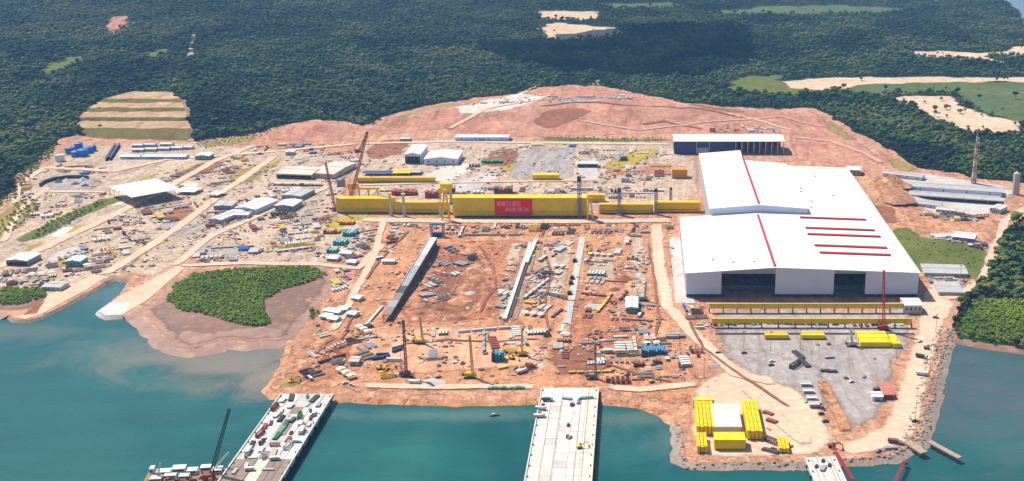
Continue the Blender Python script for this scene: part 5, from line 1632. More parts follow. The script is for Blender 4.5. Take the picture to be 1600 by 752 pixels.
def rail_beam(label, p, q, w, hh, mat, n, name='launch_beam', dz=0.0):
    A, B = Vector(G(*p)), Vector(G(*q)); d = B - A
    t = thing(name, label, 'beam', (A.x, A.y, dz), math.atan2(d.y, d.x))
    Ln = d.length
    for k in range(n):
        MB().box(Ln * k / n + 0.08, Ln * (k + 1) / n - 0.08, -w / 2, w / 2, 0, hh + 0.05 * (k % 2)).obj('segment', mat, t)
    for k in range(int(Ln / 14)):
        pp = A + d * ((k + 0.5) / int(Ln / 14)); occupy(pp.x, pp.y, w / 2 + 1.5)
    return t
rail_beam('slim white beam running on from the foot of the ramp', (570, 512), (598, 480), 2.4, 2.0, CONCL, 5)
rail_beam('longest white concrete beam in the berth', (789, 502), (829, 382), 3.4, 3.0, CONCL, 10)
rail_beam('dark bar filling the shaded gap beside the longest white beam', (796, 500), (833, 384), 2.2, 1.5, DARK, 10)  # dark bar added for the shaded gap between the two beams
rail_beam('second white concrete beam at the head of the berth', (822, 414), (838, 377), 4.5, 3.2, CONCL, 4)
rail_beam('grey slab strip along the second white beam', (806, 500), (836, 396), 3.0, 0.6, CONCB, 8)
rail_beam('pinkish concrete strip down the middle berth', (893, 470), (910, 372), 7.0, 0.8, CONC, 8)
rail_beam('grey concrete strip ending the middle berth', (886, 506), (892, 472), 7.0, 0.8, GREYR, 4)
rail_beam('pair of pale sleepers below the middle strip', (877, 524), (880, 508), 3.0, 0.8, CONCL, 2)
a = G(684, 370)
t = thing('ramp_portal', 'grey steel portal at the head of the ramp', 'portal', (a[0], a[1], 0))
for x in (-7, 7):
    MB().lattice((x, 0, 0), (x, 0, 14), 2.2, 2.2, 5, 0.6).obj('leg', GREYM, t)
MB().box(-9, 9, -1.5, 1.5, 14.3, 17).obj('crosshead', GREYM, t)
MB().box(-5, 5, -2, 4, 0, 5).obj('winch_house', NAVY, t)
occupy(a[0], a[1], 11)
for k, (x, y) in enumerate(((898, 410), (894, 437), (892, 445), (890, 461))):
    a = G(x, y)
    t = thing('bogie_stack', 'dark bogie standing on the pinkish concrete strip', 'bogie', (a[0], a[1], 0.86), group='bogies on the pinkish strip')
    MB().taper(-2.4, 2.4, -3, 3, 0.8, 3.0, 0.5, 0.5).obj('body', CHAR, t)
    for s_ in (-1, 1):
        MB().cyl((-2.2, s_ * 1.8, 0.5), (2.2, s_ * 1.8, 0.5), 0.5, 8).obj('roller', DARK, t)

# ---- piers
def pier(name, label, Lq, Rq, y_far, y_near, zdeck, lanes, rows, mats, kerb=True, th=1.6):
    """Pier on piles; Lq,Rq are surveyed left and right edge points at two rows (far, near)."""
    (lx0, ly0), (lx1, ly1) = [G(*p, zdeck) for p in Lq]
    (rx0, ry0), (rx1, ry1) = [G(*p, zdeck) for p in Rq]
    ax = Vector(((lx1 + rx1) / 2 - (lx0 + rx0) / 2, (ly1 + ry1) / 2 - (ly0 + ry0) / 2))
    W = math.hypot(rx0 - lx0, ry0 - ly0) * 0.5 + math.hypot(rx1 - lx1, ry1 - ly1) * 0.5
    Ln = ax.length * 1.9
    rz = math.atan2(ax.y, ax.x)
    W = W * abs(math.sin(rz))
    ox, oy = (lx0 + rx0) / 2, (ly0 + ry0) / 2
    t = thing(name, label, 'pier', (ox, oy, 0), rz)
    for i in range(rows):
        for j in range(lanes):
            x0, x1 = Ln * i / rows, Ln * (i + 1) / rows
            y0, y1 = -W / 2 + W * j / lanes, -W / 2 + W * (j + 1) / lanes
            mt = mats(i, j)
            if mt is None:
                continue
            dzz = random.uniform(-0.06, 0.06)
            MB().box(x0 + 0.08, x1 - 0.08, y0 + 0.08, y1 - 0.08, zdeck - 0.6 + dzz, zdeck + dzz).obj('deck_slab', mt, t)
    MB().box(0.3, Ln, -W / 2 + 0.5, W / 2 - 0.5, zdeck - th, zdeck - 0.7).obj('deck_beam', CONCB, t)
    if kerb:
        for s_ in (-1, 1):
            MB().box(0.5, Ln, s_ * (W / 2 + 0.05) - 0.5, s_ * (W / 2 + 0.05) + 0.5, zdeck + 0.08, zdeck + 0.9).obj('kerb', CONCL, t)
            MB().box(0.2, Ln, s_ * (W / 2 + 0.02) - 0.3, s_ * (W / 2 + 0.02) + 0.3, zdeck - th - 1.2, zdeck + 0.05).obj('edge_beam', CONC, t)
    nb = int(Ln / 16)
    for i in range(nb):
        for s_ in (-1, 1):
            x = 6 + i * 16
            MB().cyl((x, s_ * (W / 2 - 1.4), zdeck + 0.05), (x, s_ * (W / 2 - 1.4), zdeck + 0.95), 0.45, 8, 0.6).obj('bollard', DARK, t)
            MB().cyl((x + 5, s_ * (W / 2 + 0.95), zdeck - 2.6), (x + 5, s_ * (W / 2 + 0.95), zdeck - 0.3), 0.6, 8).obj('fender', TYRE, t)
    for f in (-0.30, -0.12, 0.22, 0.34):
        MB().box(1, Ln - 1, W * f - 0.14, W * f + 0.14, zdeck + 0.065, zdeck + 0.17).obj('rail', RUST if f < 0 else DARK, t)
    for i in range(int(rows / 1.3)):
        for j in range(lanes + 1):
            x, y = Ln * (i + 0.6) / int(rows / 1.3), -W / 2 + 1.5 + (W - 3) * j / lanes
            if P(ox + math.cos(rz) * x - math.sin(rz) * y, oy + math.sin(rz) * x + math.cos(rz) * y)[1] > 860:
                continue
            MB().cyl((x, y, -7), (x, y, zdeck - th - 0.01), 0.8, 8).obj('pile', CONCB, t)
    return t, Ln, W, rz, Vector((ox, oy, 0)), zdeck
def on_pier(pr, f, s_):
    t, Ln, W, rz, o, z = pr
    x, y = f * Ln, -s_ * W / 2
    return Vector((o.x + math.cos(rz) * x - math.sin(rz) * y, o.y + math.sin(rz) * x + math.cos(rz) * y, z + 0.07))
rw = random.Random(9)
def west_mats(i, j):
    if i >= 9:
        return CONCB if j != 2 else CREAM
    return (CONCL, OFFW, CONCB if i % 3 else GREYR, CONCL, OFFW)[j] if rw.random() > 0.12 else CONC
W_PIER = pier('work_pier', 'cluttered pale pier with a brown unfinished end', [(437, 625), (345, 752)], [(523, 606), (435, 752)], 0, 0, 3.6, 5, 22, west_mats)
E_PIER = pier('wide_pier', 'wide clean concrete pier running out beside parked vehicles', [(847, 606), (820, 752)], [(935, 606), (924, 752)], 0, 0, 3.0, 5, 26, lambda i, j: WHITE if i < 2 and j < 4 else (CONC if (i * 3 + j) % 5 == 0 else CONCL) if j in (1, 2) else (CONCY if j >= 4 else CONCL))
S_PIER = pier('quay_pier', 'short concrete jetty leaving the corner of the quay', [(1259, 716), (1272, 752)], [(1302, 712), (1322, 752)], 0, 0, 2.6, 3, 10, lambda i, j: CONCL)
# seaward walkway on the rock bank
a, b = G(1452, 690, 1.5), G(1500, 716, 1.5)
Ln = math.hypot(b[0] - a[0], b[1] - a[1])
t = thing('walkway', 'beige concrete walkway sticking out from the rock bank', 'walkway', (a[0], a[1], 0), math.atan2(b[1] - a[1], b[0] - a[0]))
for k in range(5):
    MB().box(Ln * k / 5 + 0.1, Ln * (k + 1) / 5 - 0.1, -2.2, 2.2, 1.0, 2.0).obj('deck_slab', WOODC, t)
    MB().cyl((Ln * (k + 0.5) / 5, 0, -7), (Ln * (k + 0.5) / 5, 0, 0.99), 0.9, 8).obj('pile', CONCB, t)
a, b = G(1418, 690, 1.5), G(1446, 708, 1.5)
Ln = math.hypot(b[0] - a[0], b[1] - a[1])
t = thing('landing_stage', 'angled concrete landing stage beside the walkway', 'landing stage', (a[0], a[1], 0), math.atan2(b[1] - a[1], b[0] - a[0]))
for k in range(3):
    MB().box(Ln * k / 3 + 0.1, Ln * (k + 1) / 3 - 0.1, -4, 2.5, 0.9, 2.2).obj('deck_slab', WOODC, t)
    MB().cyl((Ln * (k + 0.5) / 3, -3, -7), (Ln * (k + 0.5) / 3, -3, 0.89), 0.9, 8).obj('pile', CONCB, t)
def gangway(label, p, q, mat, z0=2.8, z1=2.8):
    A, B = G(*p, z0), G(*q, z1)
    t = thing('lattice_gangway', label, 'gangway', (A[0], A[1], 0))
    MB().lattice((0, 0, z0 + 1.2), (B[0] - A[0], B[1] - A[1], z1 + 1.2), 1.6, 1.6, 12, 0.24).obj('truss', mat, t)
    MB().box(-1.6, 1.6, -1.6, 1.6, z0 - 0.2 if z0 > 2 else 0.1, z0).obj('bearing', DARK, t)
gangway('red lattice gangway along the edge of the quay jetty', (1302, 702), (1332, 752), REDP, 2.7, 2.7)
gangway('red lattice gangway dropping from the rock bank to the sea', (1414, 722), (1398, 756), REDP, 1.5, 0.5)

# ================================================================== MACHINES
def crawler_crane(label, bpx, tip, mat, w=2.4, facing=1, name='crawler_crane', t_=0.5):
    a = G(*bpx)
    z0 = h(*a)
    th = thing(name, label, 'crane', (a[0], a[1], z0))
    for s_ in (-1, 1):
        m = MB()
        m.prism([(-4.2, 0.35), (-3.6, 0), (3.6, 0), (4.2, 0.35), (4.2, 1.1), (3.6, 1.5), (-3.6, 1.5), (-4.2, 1.1)], s_ * 3 - 0.6, s_ * 3 + 0.6)
        m.obj('track', TYRE, th)
    hs = MB().taper(-5.5, 2.5, -1.9, 1.9, 1.9, 4.6, 0.2, 0.1).obj('house', mat, th)
    MB().box(-3, 2, -2.2, 2.2, 1.51, 1.89).obj('slew_ring', DARK, th)
    MB().box(2.6, 4.4, -2.0, -0.4, 1.95, 4.5).obj('cab', OFFW, th)
    MB().box(4.42, 4.5, -1.9, -0.5, 2.9, 4.3).obj('windscreen', GLASS, th)
    Y = a[1]
    d = Y * CP + CAM_H * SP
    zt = z_at(tip[1], Y) - z0
    dd = Y * CP + (CAM_H - zt - z0) * SP
    xt = (tip[0] - PCX) * dd / FPX - a[0]
    bm_ = MB().lattice((1.5 * (1 if xt >= 0 else -1), 0, 3.2), (xt, 0, zt), w, w * 0.7, max(8, int(zt / 4)), t_)
    bo = bm_.obj('boom', mat, th)
    MB().beam((-4.5, 0, 4.7), (-6.5, 0, 11), 0.5).obj('gantry_strut', mat, th)
    MB().beam((-6.5, 0, 11), (xt, 0, zt), 0.18).beam((xt, 0, zt), (xt + 0.6, 0, zt * 0.4), 0.16).obj('cable', DARK, th)
    MB().box(xt + 0.1, xt + 1.1, -0.5, 0.5, zt * 0.4 - 1.5, zt * 0.4).obj('hook_block', YELLOWD, th)
    MB().box(-7.2, -5.52, -2.0, 2.0, 2.0, 4.2).obj('counterweight', DARK, th)
    occupy(a[0], a[1], 7)
crawler_crane('red lattice crane with a short boom west of the girders', (526, 330), (509, 256), REDP, 2.2)
crawler_crane('red lattice crane with the longest boom behind the girders', (545, 322), (574, 206), REDP, 3.0, t_=0.7)
crawler_crane('dark lattice crane beside the navy containers', (638, 588), (630, 500), RUST, 1.8)
crawler_crane('ochre lattice crane standing upright on the shore', (736, 590), (734, 524), YELLOWD, 1.8)
crawler_crane('slim ochre crane above the peach earth', (658, 536), (656, 494), YELLOWD, 1.4)
crawler_crane('dull lattice crane beside the wide pier root', (928, 592), (930, 536), CONCB, 1.6)
crawler_crane('red crane mast in front of the assembly hall', (1383, 516), (1381, 422), REDP, 2.2, t_=0.42)
crawler_crane('ochre crane beside the teal block on the shore', (818, 556), (816, 512), YELLOWD, 1.4)
crawler_crane('white jib crane among the yellow girders', (1333, 541), (1330, 511), OFFW, 1.8)
crawler_crane('slim grey crane between the berths', (1005, 470), (1010, 440), GREYM, 1.2)
crawler_crane('small red crane at the cream workshops', (560, 238), (574, 205), REDP, 1.4)

PROTO = {}
def proto(key, parts):
    """parts: list of (name, MB, material, index of parent part or None)"""
    PROTO[key] = [(n, mb.mesh(n), mt, pr) for n, mb, mt, pr in parts]
def spawn(key, name, label, cat, loc, rz, group=None, sc=1.0):
    t = thing(name, label, cat, loc, rz, group)
    t.scale = (sc, sc, sc)
    made = []
    for n, me, mt, pr in PROTO[key]:
        o = link(n, me, mt, t if pr is None else made[pr])
        made.append(o)
    return t
COLOURS = {'white': OFFW, 'yellow': YELLOWD, 'red': RUST, 'blue': BLUE, 'orange': ORNG, 'grey': GREYM, 'green': GREEN, 'cream': CREAM, 'navy': NAVY, 'dark': DARK, 'teal': TEAL, 'mint': MINT, 'brown': CONCB}

def wheels(xs, w, r, t=0.35):
    return [('wheel', MB().cyl((x, s_ * w - t * s_, r), (x, s_ * w, r), r, 10), TYRE, None) for x in xs for s_ in (-1, 1)]
for cn, cm in COLOURS.items():
    proto('truck_' + cn, [('chassis', MB().box(-4.2, 4.2, -0.5, 0.5, 0.6, 0.95), DARK, None),
                          ('cab', MB().prism([(2.5, 0.97), (4.4, 0.97), (4.4, 2.0), (4.1, 3.0), (2.5, 3.0)], -1.2, 1.2), OFFW if cn not in ('white',) else OFFW, None),
                          ('windscreen', MB().add([(4.42, -1.05, 2.05), (4.42, 1.05, 2.05), (4.15, 1.0, 2.85), (4.15, -1.0, 2.85)], [(0, 1, 2, 3)]), GLASS, 1),
                          ('bed', MB().taper(-4.3, 2.2, -1.25, 1.25, 0.97, 2.7, -0.15, -0.1), cm, None)] + wheels((-3.2, -2.0, 3.2), 1.2, 0.52))
    proto('car_' + cn, [('body', MB().prism([(-2.4, 0.45), (2.4, 0.45), (2.45, 0.95), (1.1, 1.1), (0.7, 1.1), (-2.4, 1.15)], -0.9, 0.9), cm, None),
                        ('cabin', MB().taper(-1.3, 1.0, -0.85, 0.85, 1.1, 1.75, 0.35, 0.12), cm, None),
                        ('window', MB().taper(-1.2, 0.97, -0.88, 0.88, 1.16, 1.6, 0.3, 0.1), GLASS, 1)] + wheels((-1.5, 1.5), 0.92, 0.38, 0.25))
    m = MB().box(-6, 6, -1.2, 1.2, 0.15, 2.6)
    for k in range(13):
        for s_ in (-1, 1):
            m.box(-5.8 + k * 0.93, -5.4 + k * 0.93, s_ * 1.23 - 0.03, s_ * 1.23 + 0.03, 0.3, 2.45)
    proto('container_' + cn, [('box_shell', m, cm, None), ('door', MB().box(6.002, 6.08, -1.1, 1.1, 0.25, 2.5), cm, None),
                              ('corner_post', MB().box(-6.05, -5.9, -1.25, 1.25, 0, 2.68).box(5.9, 5.99, -1.25, 1.25, 0, 2.68), DARK, None)])
    proto('cabin_' + cn, [('wall', MB().box(-4.5, 4.5, -1.5, 1.5, 0.3, 2.9), cm, None), ('roof', MB().prism([(-4.8, 2.91), (4.8, 2.91), (4.8, 3.05), (0, 3.4), (-4.8, 3.05)], -1.8, 1.8), OFFW, None),
                          ('door', MB().box(-0.5, 0.5, -1.56, -1.5, 0.35, 2.4), GREYM, None), ('window', MB().box(1.6, 3.2, -1.56, -1.5, 1.3, 2.3), GLASS, None), ('window', MB().box(-3.2, -1.6, -1.56, -1.5, 1.3, 2.3), GLASS, None),
                          ('skid', MB().box(-4.4, 4.4, -1.3, -0.9, 0, 0.3).box(-4.4, 4.4, 0.9, 1.3, 0, 0.3), DARK, None)])
    tr = lambda s_: MB().prism([(-2.0, 0.3), (-1.6, 0), (1.6, 0), (2.0, 0.3), (2.0, 0.7), (1.6, 0.95), (-1.6, 0.95), (-2.0, 0.7)], s_ * 1.2 - 0.3, s_ * 1.2 + 0.3)
    proto('excavator_' + cn, [('track', tr(-1), TYRE, None), ('track', tr(1), TYRE, None), ('house', MB().taper(-2.4, 1.2, -1.4, 1.4, 1.1, 2.3, 0.1, 0.1), cm, None), ('slew_ring', MB().cyl((0, 0, 0.9), (0, 0, 1.1), 0.9, 10), DARK, None),
                              ('cab', MB().taper(0.0, 1.5, 0.1, 1.35, 2.31, 3.2, 0.15, 0.1), GLASS, None),
                              ('boom', MB().beam((1.2, -0.3, 1.9), (4.2, -0.3, 4.6), 0.5, 0.7).beam((4.2, -0.3, 4.6), (6.4, -0.3, 3.6), 0.45, 0.6), cm, None),
                              ('stick', MB().beam((6.4, -0.3, 3.7), (7.2, -0.3, 1.0), 0.35, 0.5), cm, None), ('bucket', MB().prism([(6.4, 0.1), (7.6, 0.2), (7.5, 1.1), (6.7, 1.1)], -0.9, 0.3), DARK, None)])
    proto('pipes_' + cn, [('pipe', MB().cyl((-5.5 + 0.2 * (k % 3), -1.6 + 0.8 * k, 0.4), (5.5 - 0.3 * (k % 2), -1.6 + 0.8 * k, 0.4), 0.38, 8), cm, None) for k in range(5)] +
                         [('pipe', MB().cyl((-5.5 + 0.2 * k, -1.2 + 0.8 * k, 1.08), (5.4, -1.2 + 0.8 * k, 1.08), 0.38, 8), cm, None) for k in range(4)])
    proto('plates_' + cn, [('plate', MB().box(-4 + 0.2 * (k % 3), 4 - 0.3 * (k % 2), -1.6 + 0.1 * k, 1.5 + 0.08 * k, 0.3 * k + 0.3, 0.3 * k + 0.55), cm, None) for k in range(4)] + [('bearer', MB().box(x - 0.2, x + 0.2, -1.5, 1.5, 0, 0.3), WOOD, None) for x in (-2.5, 2.5)])
    proto('frame_' + cn, [('base_frame', MB().lattice((-5, 0, 1.6), (5, 0, 1.6), 2.8, 2.8, 5, 0.35), cm, None), ('end_plate', MB().box(-5.2, -5.02, -1.5, 1.5, 0, 3.1), cm, None), ('end_plate', MB().box(5.02, 5.2, -1.5, 1.5, 0, 3.1), cm, None)])
    proto('beams_' + cn, [('beam', MB().box(-7, 7 - 0.5 * (k % 2), -2 + k * 1.05, -1.3 + k * 1.05, 0.25, 1.3), cm, None) for k in range(4)] + [('bearer', MB().box(x - 0.2, x + 0.2, -2, 2, 0, 0.24), WOOD, None) for x in (-5, 0, 5)])
    proto('canopy_' + cn, [('roof', MB().prism([(-4, 2.9), (0, 3.7), (4, 2.9), (4, 3.05), (0, 3.85), (-4, 3.05)], -3, 3), cm, None)] + [('post', MB().box(x - 0.12, x + 0.12, y - 0.12, y + 0.12, 0, 2.95), GREYM, None) for x in (-3.7, 3.7) for y in (-2.7, 2.7)])
proto('light_mast', [('pole', MB().cyl((0, 0, 0), (0, 0, 17), 0.28, 8, 0.16), GREYM, None), ('lamp_bar', MB().box(-1.6, 1.6, -0.25, 0.25, 17.0, 17.5), DARK, None), ('base', MB().box(-0.7, 0.7, -0.7, 0.7, 0, 0.5), CONC, None)])
NOUN = {'truck': ('tipper_truck', 'truck', 5, '{} bodied tipper truck', 'truck'), 'car': ('pickup', 'car', 3, '{} pickup', 'car'), 'container': ('shipping_container', 'container', 6.4, '{} shipping container', 'container'),
        'cabin': ('portable_cabin', 'cabin', 5, '{} portable cabin', 'cabin'), 'excavator': ('excavator', 'excavator', 5, '{} excavator', 'excavator'), 'pipes': ('pipe_stack', 'pipes', 5.5, 'stack of {} pipes', 'pipe stack'),
        'plates': ('plate_stack', 'plates', 4.2, 'stack of {} plates', 'plate stack'), 'frame': ('steel_frame', 'frame', 5, '{} lattice steel frame', 'steel frame'), 'beams': ('beam_stack', 'beams', 6.5, 'row of {} beams', 'beam stack'),
        'canopy': ('shade_canopy', 'canopy', 5, '{} shade canopy', 'canopy')}
def put(kind, colr, X, Y, rz, where, z=None, sc=1.0, dz=0.0):
    nm, key, r, ph, cat = NOUN[kind]
    occupy(X, Y, r * sc * 0.8)
    z = h(X, Y) + 0.32 if z is None else z
    return spawn(f'{key}_{colr}', nm, ph.format(colr) + ' ' + where, cat, (X, Y, z + dz), rz, f'{cat}s {where}', sc)
def at_px(kind, colr, px, py, rz, where, sc=1.0):
    X, Y = G(px, py)
    return put(kind, colr, X, Y, rz, where, sc=sc)

# ---- surveyed machines and stock
for k, (x, y, c) in enumerate(((598, 556, 'navy'), (590, 562, 'navy'), (600, 560, 'navy'), (622, 545, 'navy'), (621, 549, 'navy'))):
    at_px('container', c, x, y, 0.1 + 0.2 * k, 'by the dark lattice crane on the shore', 0.9)
for x, y, c, k in ((598, 585, 'yellow', 'excavator'), (604, 578, 'orange', 'excavator'), (593, 578, 'yellow', 'excavator'), (606, 590, 'yellow', 'frame'), (795, 552, 'yellow', 'frame'), (800, 562, 'yellow', 'excavator'),
                   (786, 576, 'yellow', 'plates'), (815, 583, 'white', 'truck'), (830, 574, 'red', 'truck'), (824, 578, 'red', 'frame'), (648, 600, 'white', 'truck'), (625, 587, 'white', 'pipes'), (455, 600, 'orange', 'excavator'), (540, 600, 'white', 'car'),
                   (550, 603, 'white', 'car'), (616, 565, 'white', 'container')):
    at_px(k, c, x, y, random.uniform(-0.7, 0.7), 'in the shore works at the berth heads', 1.15)
# blue-green formwork blocks
def formwork(label, x0, x1, py, hh, dep, n, mat, mat2):
    a, b = G(x0, py), G(x1, py)
    W = b[0] - a[0]
    t = thing('formwork_rack', label, 'formwork', (a[0], a[1], h(*a) + 0.3))
    for k in range(n):
        x = W * k / n
        MB().box(x + 0.1, x + W / n - 0.35, 0.3 * (k % 2), dep - 0.5 * (k % 3), 0.4, hh * (1 - 0.12 * (k % 3))).obj('form_panel', mat if k % 4 else mat2, t)
        MB().box(x + 0.2, x + 0.6, -0.5, -0.1, 0, hh * 1.15).obj('strut', DARK, t)
    MB().box(-0.5, W + 0.5, 0.5, dep - 0.5, 0, 0.39).obj('pallet', WOOD, t)
    occupy(a[0] + W / 2, a[1] + dep / 2, W * 0.55 + 2)
formwork('teal formwork panels racked beside the haul road', 1002, 1041, 557, 7, 14, 9, TEAL, BLUE)
formwork('dark teal block beside the yellow excavators', 768, 787, 566, 8, 9, 4, TEAL, NAVY)
formwork('dark rust red stock below the teal panels', 990, 1008, 573, 4, 6, 4, RUST, RUST)
formwork('second rust red stock below the teal panels', 1020, 1034, 570, 4, 6, 3, RUST, CONCB)
formwork('green shuttering on the hard ground behind the girders', 752, 784, 256, 4, 14, 5, GREEN, GREEN)
formwork('green pipe rack lying on the shore road', 762, 820, 609, 1.5, 4, 8, GREEN, MINT)
formwork('upper teal sheeting west of the ramp', 536, 556, 370, 5, 16, 5, MINT, TEAL)
formwork('middle teal sheeting west of the ramp', 520, 540, 384, 5, 16, 5, MINT, MINT)
formwork('lower teal sheeting west of the ramp', 510, 526, 396, 4, 12, 4, MINT, TEAL)
formwork('orange shuttering above the teal sheeting', 505, 530, 366, 4, 10, 6, ORNG, RUST)
formwork('orange shuttering beside the upper teal sheeting', 530, 552, 352, 4, 12, 5, ORNG, ORNG)
formwork('red brown shuttering behind the banner girder', 612, 650, 306, 6, 14, 6, RUST, REDP)
formwork('pink red shuttering beside the trolley', 664, 684, 310, 8, 12, 4, RUST, REDP)
formwork('dark purple stock behind the red banner', 772, 800, 304, 8, 14, 5, RUST, DARK)
# gravel yard
for k, (x, y, c, kd, r) in enumerate(((1247, 556, 'dark', 'beams', 1.9), (1256, 569, 'dark', 'beams', 1.9), (1242, 574, 'dark', 'frame', 0.9), (1205, 572, 'dark', 'car', 0.3), (1206, 566, 'white', 'car', 0.2), (1290, 581, 'dark', 'plates', 0.0),
                                  (1300, 582, 'dark', 'plates', 0.0), (1122, 553, 'dark', 'car', 0.4), (1163, 553, 'dark', 'car', 0.1), (1275, 632, 'yellow', 'plates', 0.1), (1283, 648, 'dark', 'car', 0.4), (1290, 660, 'dark', 'car', 0.3), (1373, 612, 'dark', 'truck', 0.2),
                                  (1330, 598, 'white', 'car', 0.6), (1296, 560, 'grey', 'plates', 0.2), (1350, 590, 'grey', 'car', 1.2))):
    at_px(kd, c, x, y, r, 'on the grey gravel yard', 1.3 if kd in ('beams', 'frame') else 1.1)
for k, (x, y) in enumerate(((1120, 546), (1162, 547), (1204, 548), (1250, 545), (1400, 560), (1100, 590), (880, 300), (780, 290), (640, 300), (560, 350), (700, 352), (850, 352), (1040, 352), (450, 350), (330, 320), (220, 355), (160, 400), (1462, 520), (1452, 590), (1430, 660), (1460, 420), (1500, 440))):
    X, Y = G(x, y)
    if free(X, Y, 1):
        spawn('light_mast', 'light_mast', 'slim grey light mast standing over the site', 'light mast', (X, Y, h(X, Y) + 0.3), 0.4 * k, 'light masts across the site')
        occupy(X, Y, 1.5)
# vehicles on the piers
for f, s_, c, k in ((0.085, 0.72, 'dark', 'truck'), (0.115, 0.86, 'dark', 'car'), (0.14, 0.9, 'white', 'truck'), (0.165, 0.92, 'dark', 'car'), (0.185, 0.9, 'white', 'truck'), (0.075, 0.05, 'grey', 'plates'), (0.08, -0.35, 'grey', 'car'), (0.11, -0.12, 'dark', 'car'), (0.115, -0.16, 'dark', 'car'),
                    (0.10, -0.35, 'grey', 'car'), (0.235, -0.1, 'dark', 'car'), (0.30, -0.12, 'dark', 'car'), (0.305, -0.2, 'grey', 'car'), (0.36, -0.55, 'yellow', 'excavator'), (0.07, -0.62, 'grey', 'pipes')):
    p = on_pier(E_PIER, f, s_)
    put(k, c, p.x, p.y, random.uniform(-0.3, 0.3) + (1.4 if k == 'car' else 0), 'standing on the wide pier', z=p.z)
for f, s_, c, k in ((0.03, 0.5, 'dark', 'beams'), (0.04, -0.4, 'dark', 'beams'), (0.05, 0.75, 'white', 'plates'), (0.09, 0.3, 'cream', 'plates'), (0.12, 0.55, 'cream', 'plates'), (0.10, 0.85, 'red', 'frame'), (0.15, 0.6, 'white', 'plates'), (0.17, 0.35, 'dark', 'pipes'), (0.16, -0.3, 'green', 'frame'),
                    (0.2, 0.05, 'green', 'pipes'), (0.24, 0.05, 'mint', 'pipes'), (0.28, 0.05, 'green', 'pipes'), (0.2, -0.45, 'white', 'plates'), (0.25, -0.7, 'white', 'cabin'), (0.22, 0.75, 'red', 'plates'), (0.27, 0.7, 'red', 'frame'), (0.3, 0.5, 'white', 'plates'), (0.33, 0.75, 'dark', 'pipes'),
                    (0.30, -0.4, 'red', 'plates'), (0.34, -0.55, 'white', 'frame'), (0.14, -0.75, 'white', 'truck'), (0.08, -0.7, 'grey', 'plates'), (0.36, 0.3, 'white', 'plates'), (0.18, -0.1, 'dark', 'plates'), (0.12, -0.55, 'dark', 'car'), (0.26, -0.35, 'dark', 'car'), (0.38, -0.2, 'cream', 'beams'), (0.37, 0.7, 'white', 'cabin')):
    p = on_pier(W_PIER, f, s_)
    put(k, c, p.x, p.y, W_PIER[3] + random.uniform(-0.2, 0.2), 'on the cluttered pier', z=p.z)
rpp = random.Random(33)
for k in range(64):
    p = on_pier(W_PIER, rpp.uniform(0.02, 0.5), rpp.uniform(-0.85, 0.85))
    if not free(p.x, p.y, 1.9):
        continue
    kd = rpp.choice(('plates', 'pipes', 'beams', 'frame', 'car', 'cabin'))
    put(kd, rpp.choice({'plates': ('white', 'cream', 'red', 'grey', 'brown'), 'pipes': ('green', 'dark', 'white', 'red'), 'beams': ('white', 'cream', 'brown'), 'frame': ('dark', 'red', 'grey'), 'car': ('white', 'dark'), 'cabin': ('white',)}[kd]), p.x, p.y, W_PIER[3] + rpp.choice((0, 0, 1.57)) + rpp.uniform(-0.2, 0.2), 'on the cluttered pier', z=p.z + 0.12, sc=rpp.uniform(0.5, 0.75))
p = on_pier(S_PIER, 0.3, 0.3)
for f, s_, c, k in ((0.1, -0.1, 'dark', 'car'), (0.22, 0.5, 'dark', 'car'), (0.27, 0.1, 'grey', 'plates'), (0.2, -0.4, 'dark', 'car')):
    p = on_pier(S_PIER, f, s_)
    put(k, c, p.x, p.y, 1.2, 'on the quay jetty', z=p.z)
for x, y, c, k in ((1398, 693, 'red', 'truck'), (1392, 702, 'grey', 'plates'), (1372, 706, 'grey', 'car'), (1300, 700, 'red', 'excavator'), (1206, 693, 'dark', 'frame'), (1208, 704, 'dark', 'car'), (1204, 706, 'dark', 'pipes'), (1200, 648, 'red', 'plates'), (1206, 660, 'red', 'plates'), (1285, 640, 'dark', 'car'),
                   (1440, 560, 'dark', 'truck'), (1448, 546, 'brown', 'excavator'), (1441, 587, 'white', 'truck'), (1437, 535, 'white', 'car'), (1462, 498, 'dark', 'car'), (1430, 660, 'dark', 'car')):
    at_px(k, c, x, y, random.uniform(-1, 1), 'along the quay road', 1.2)

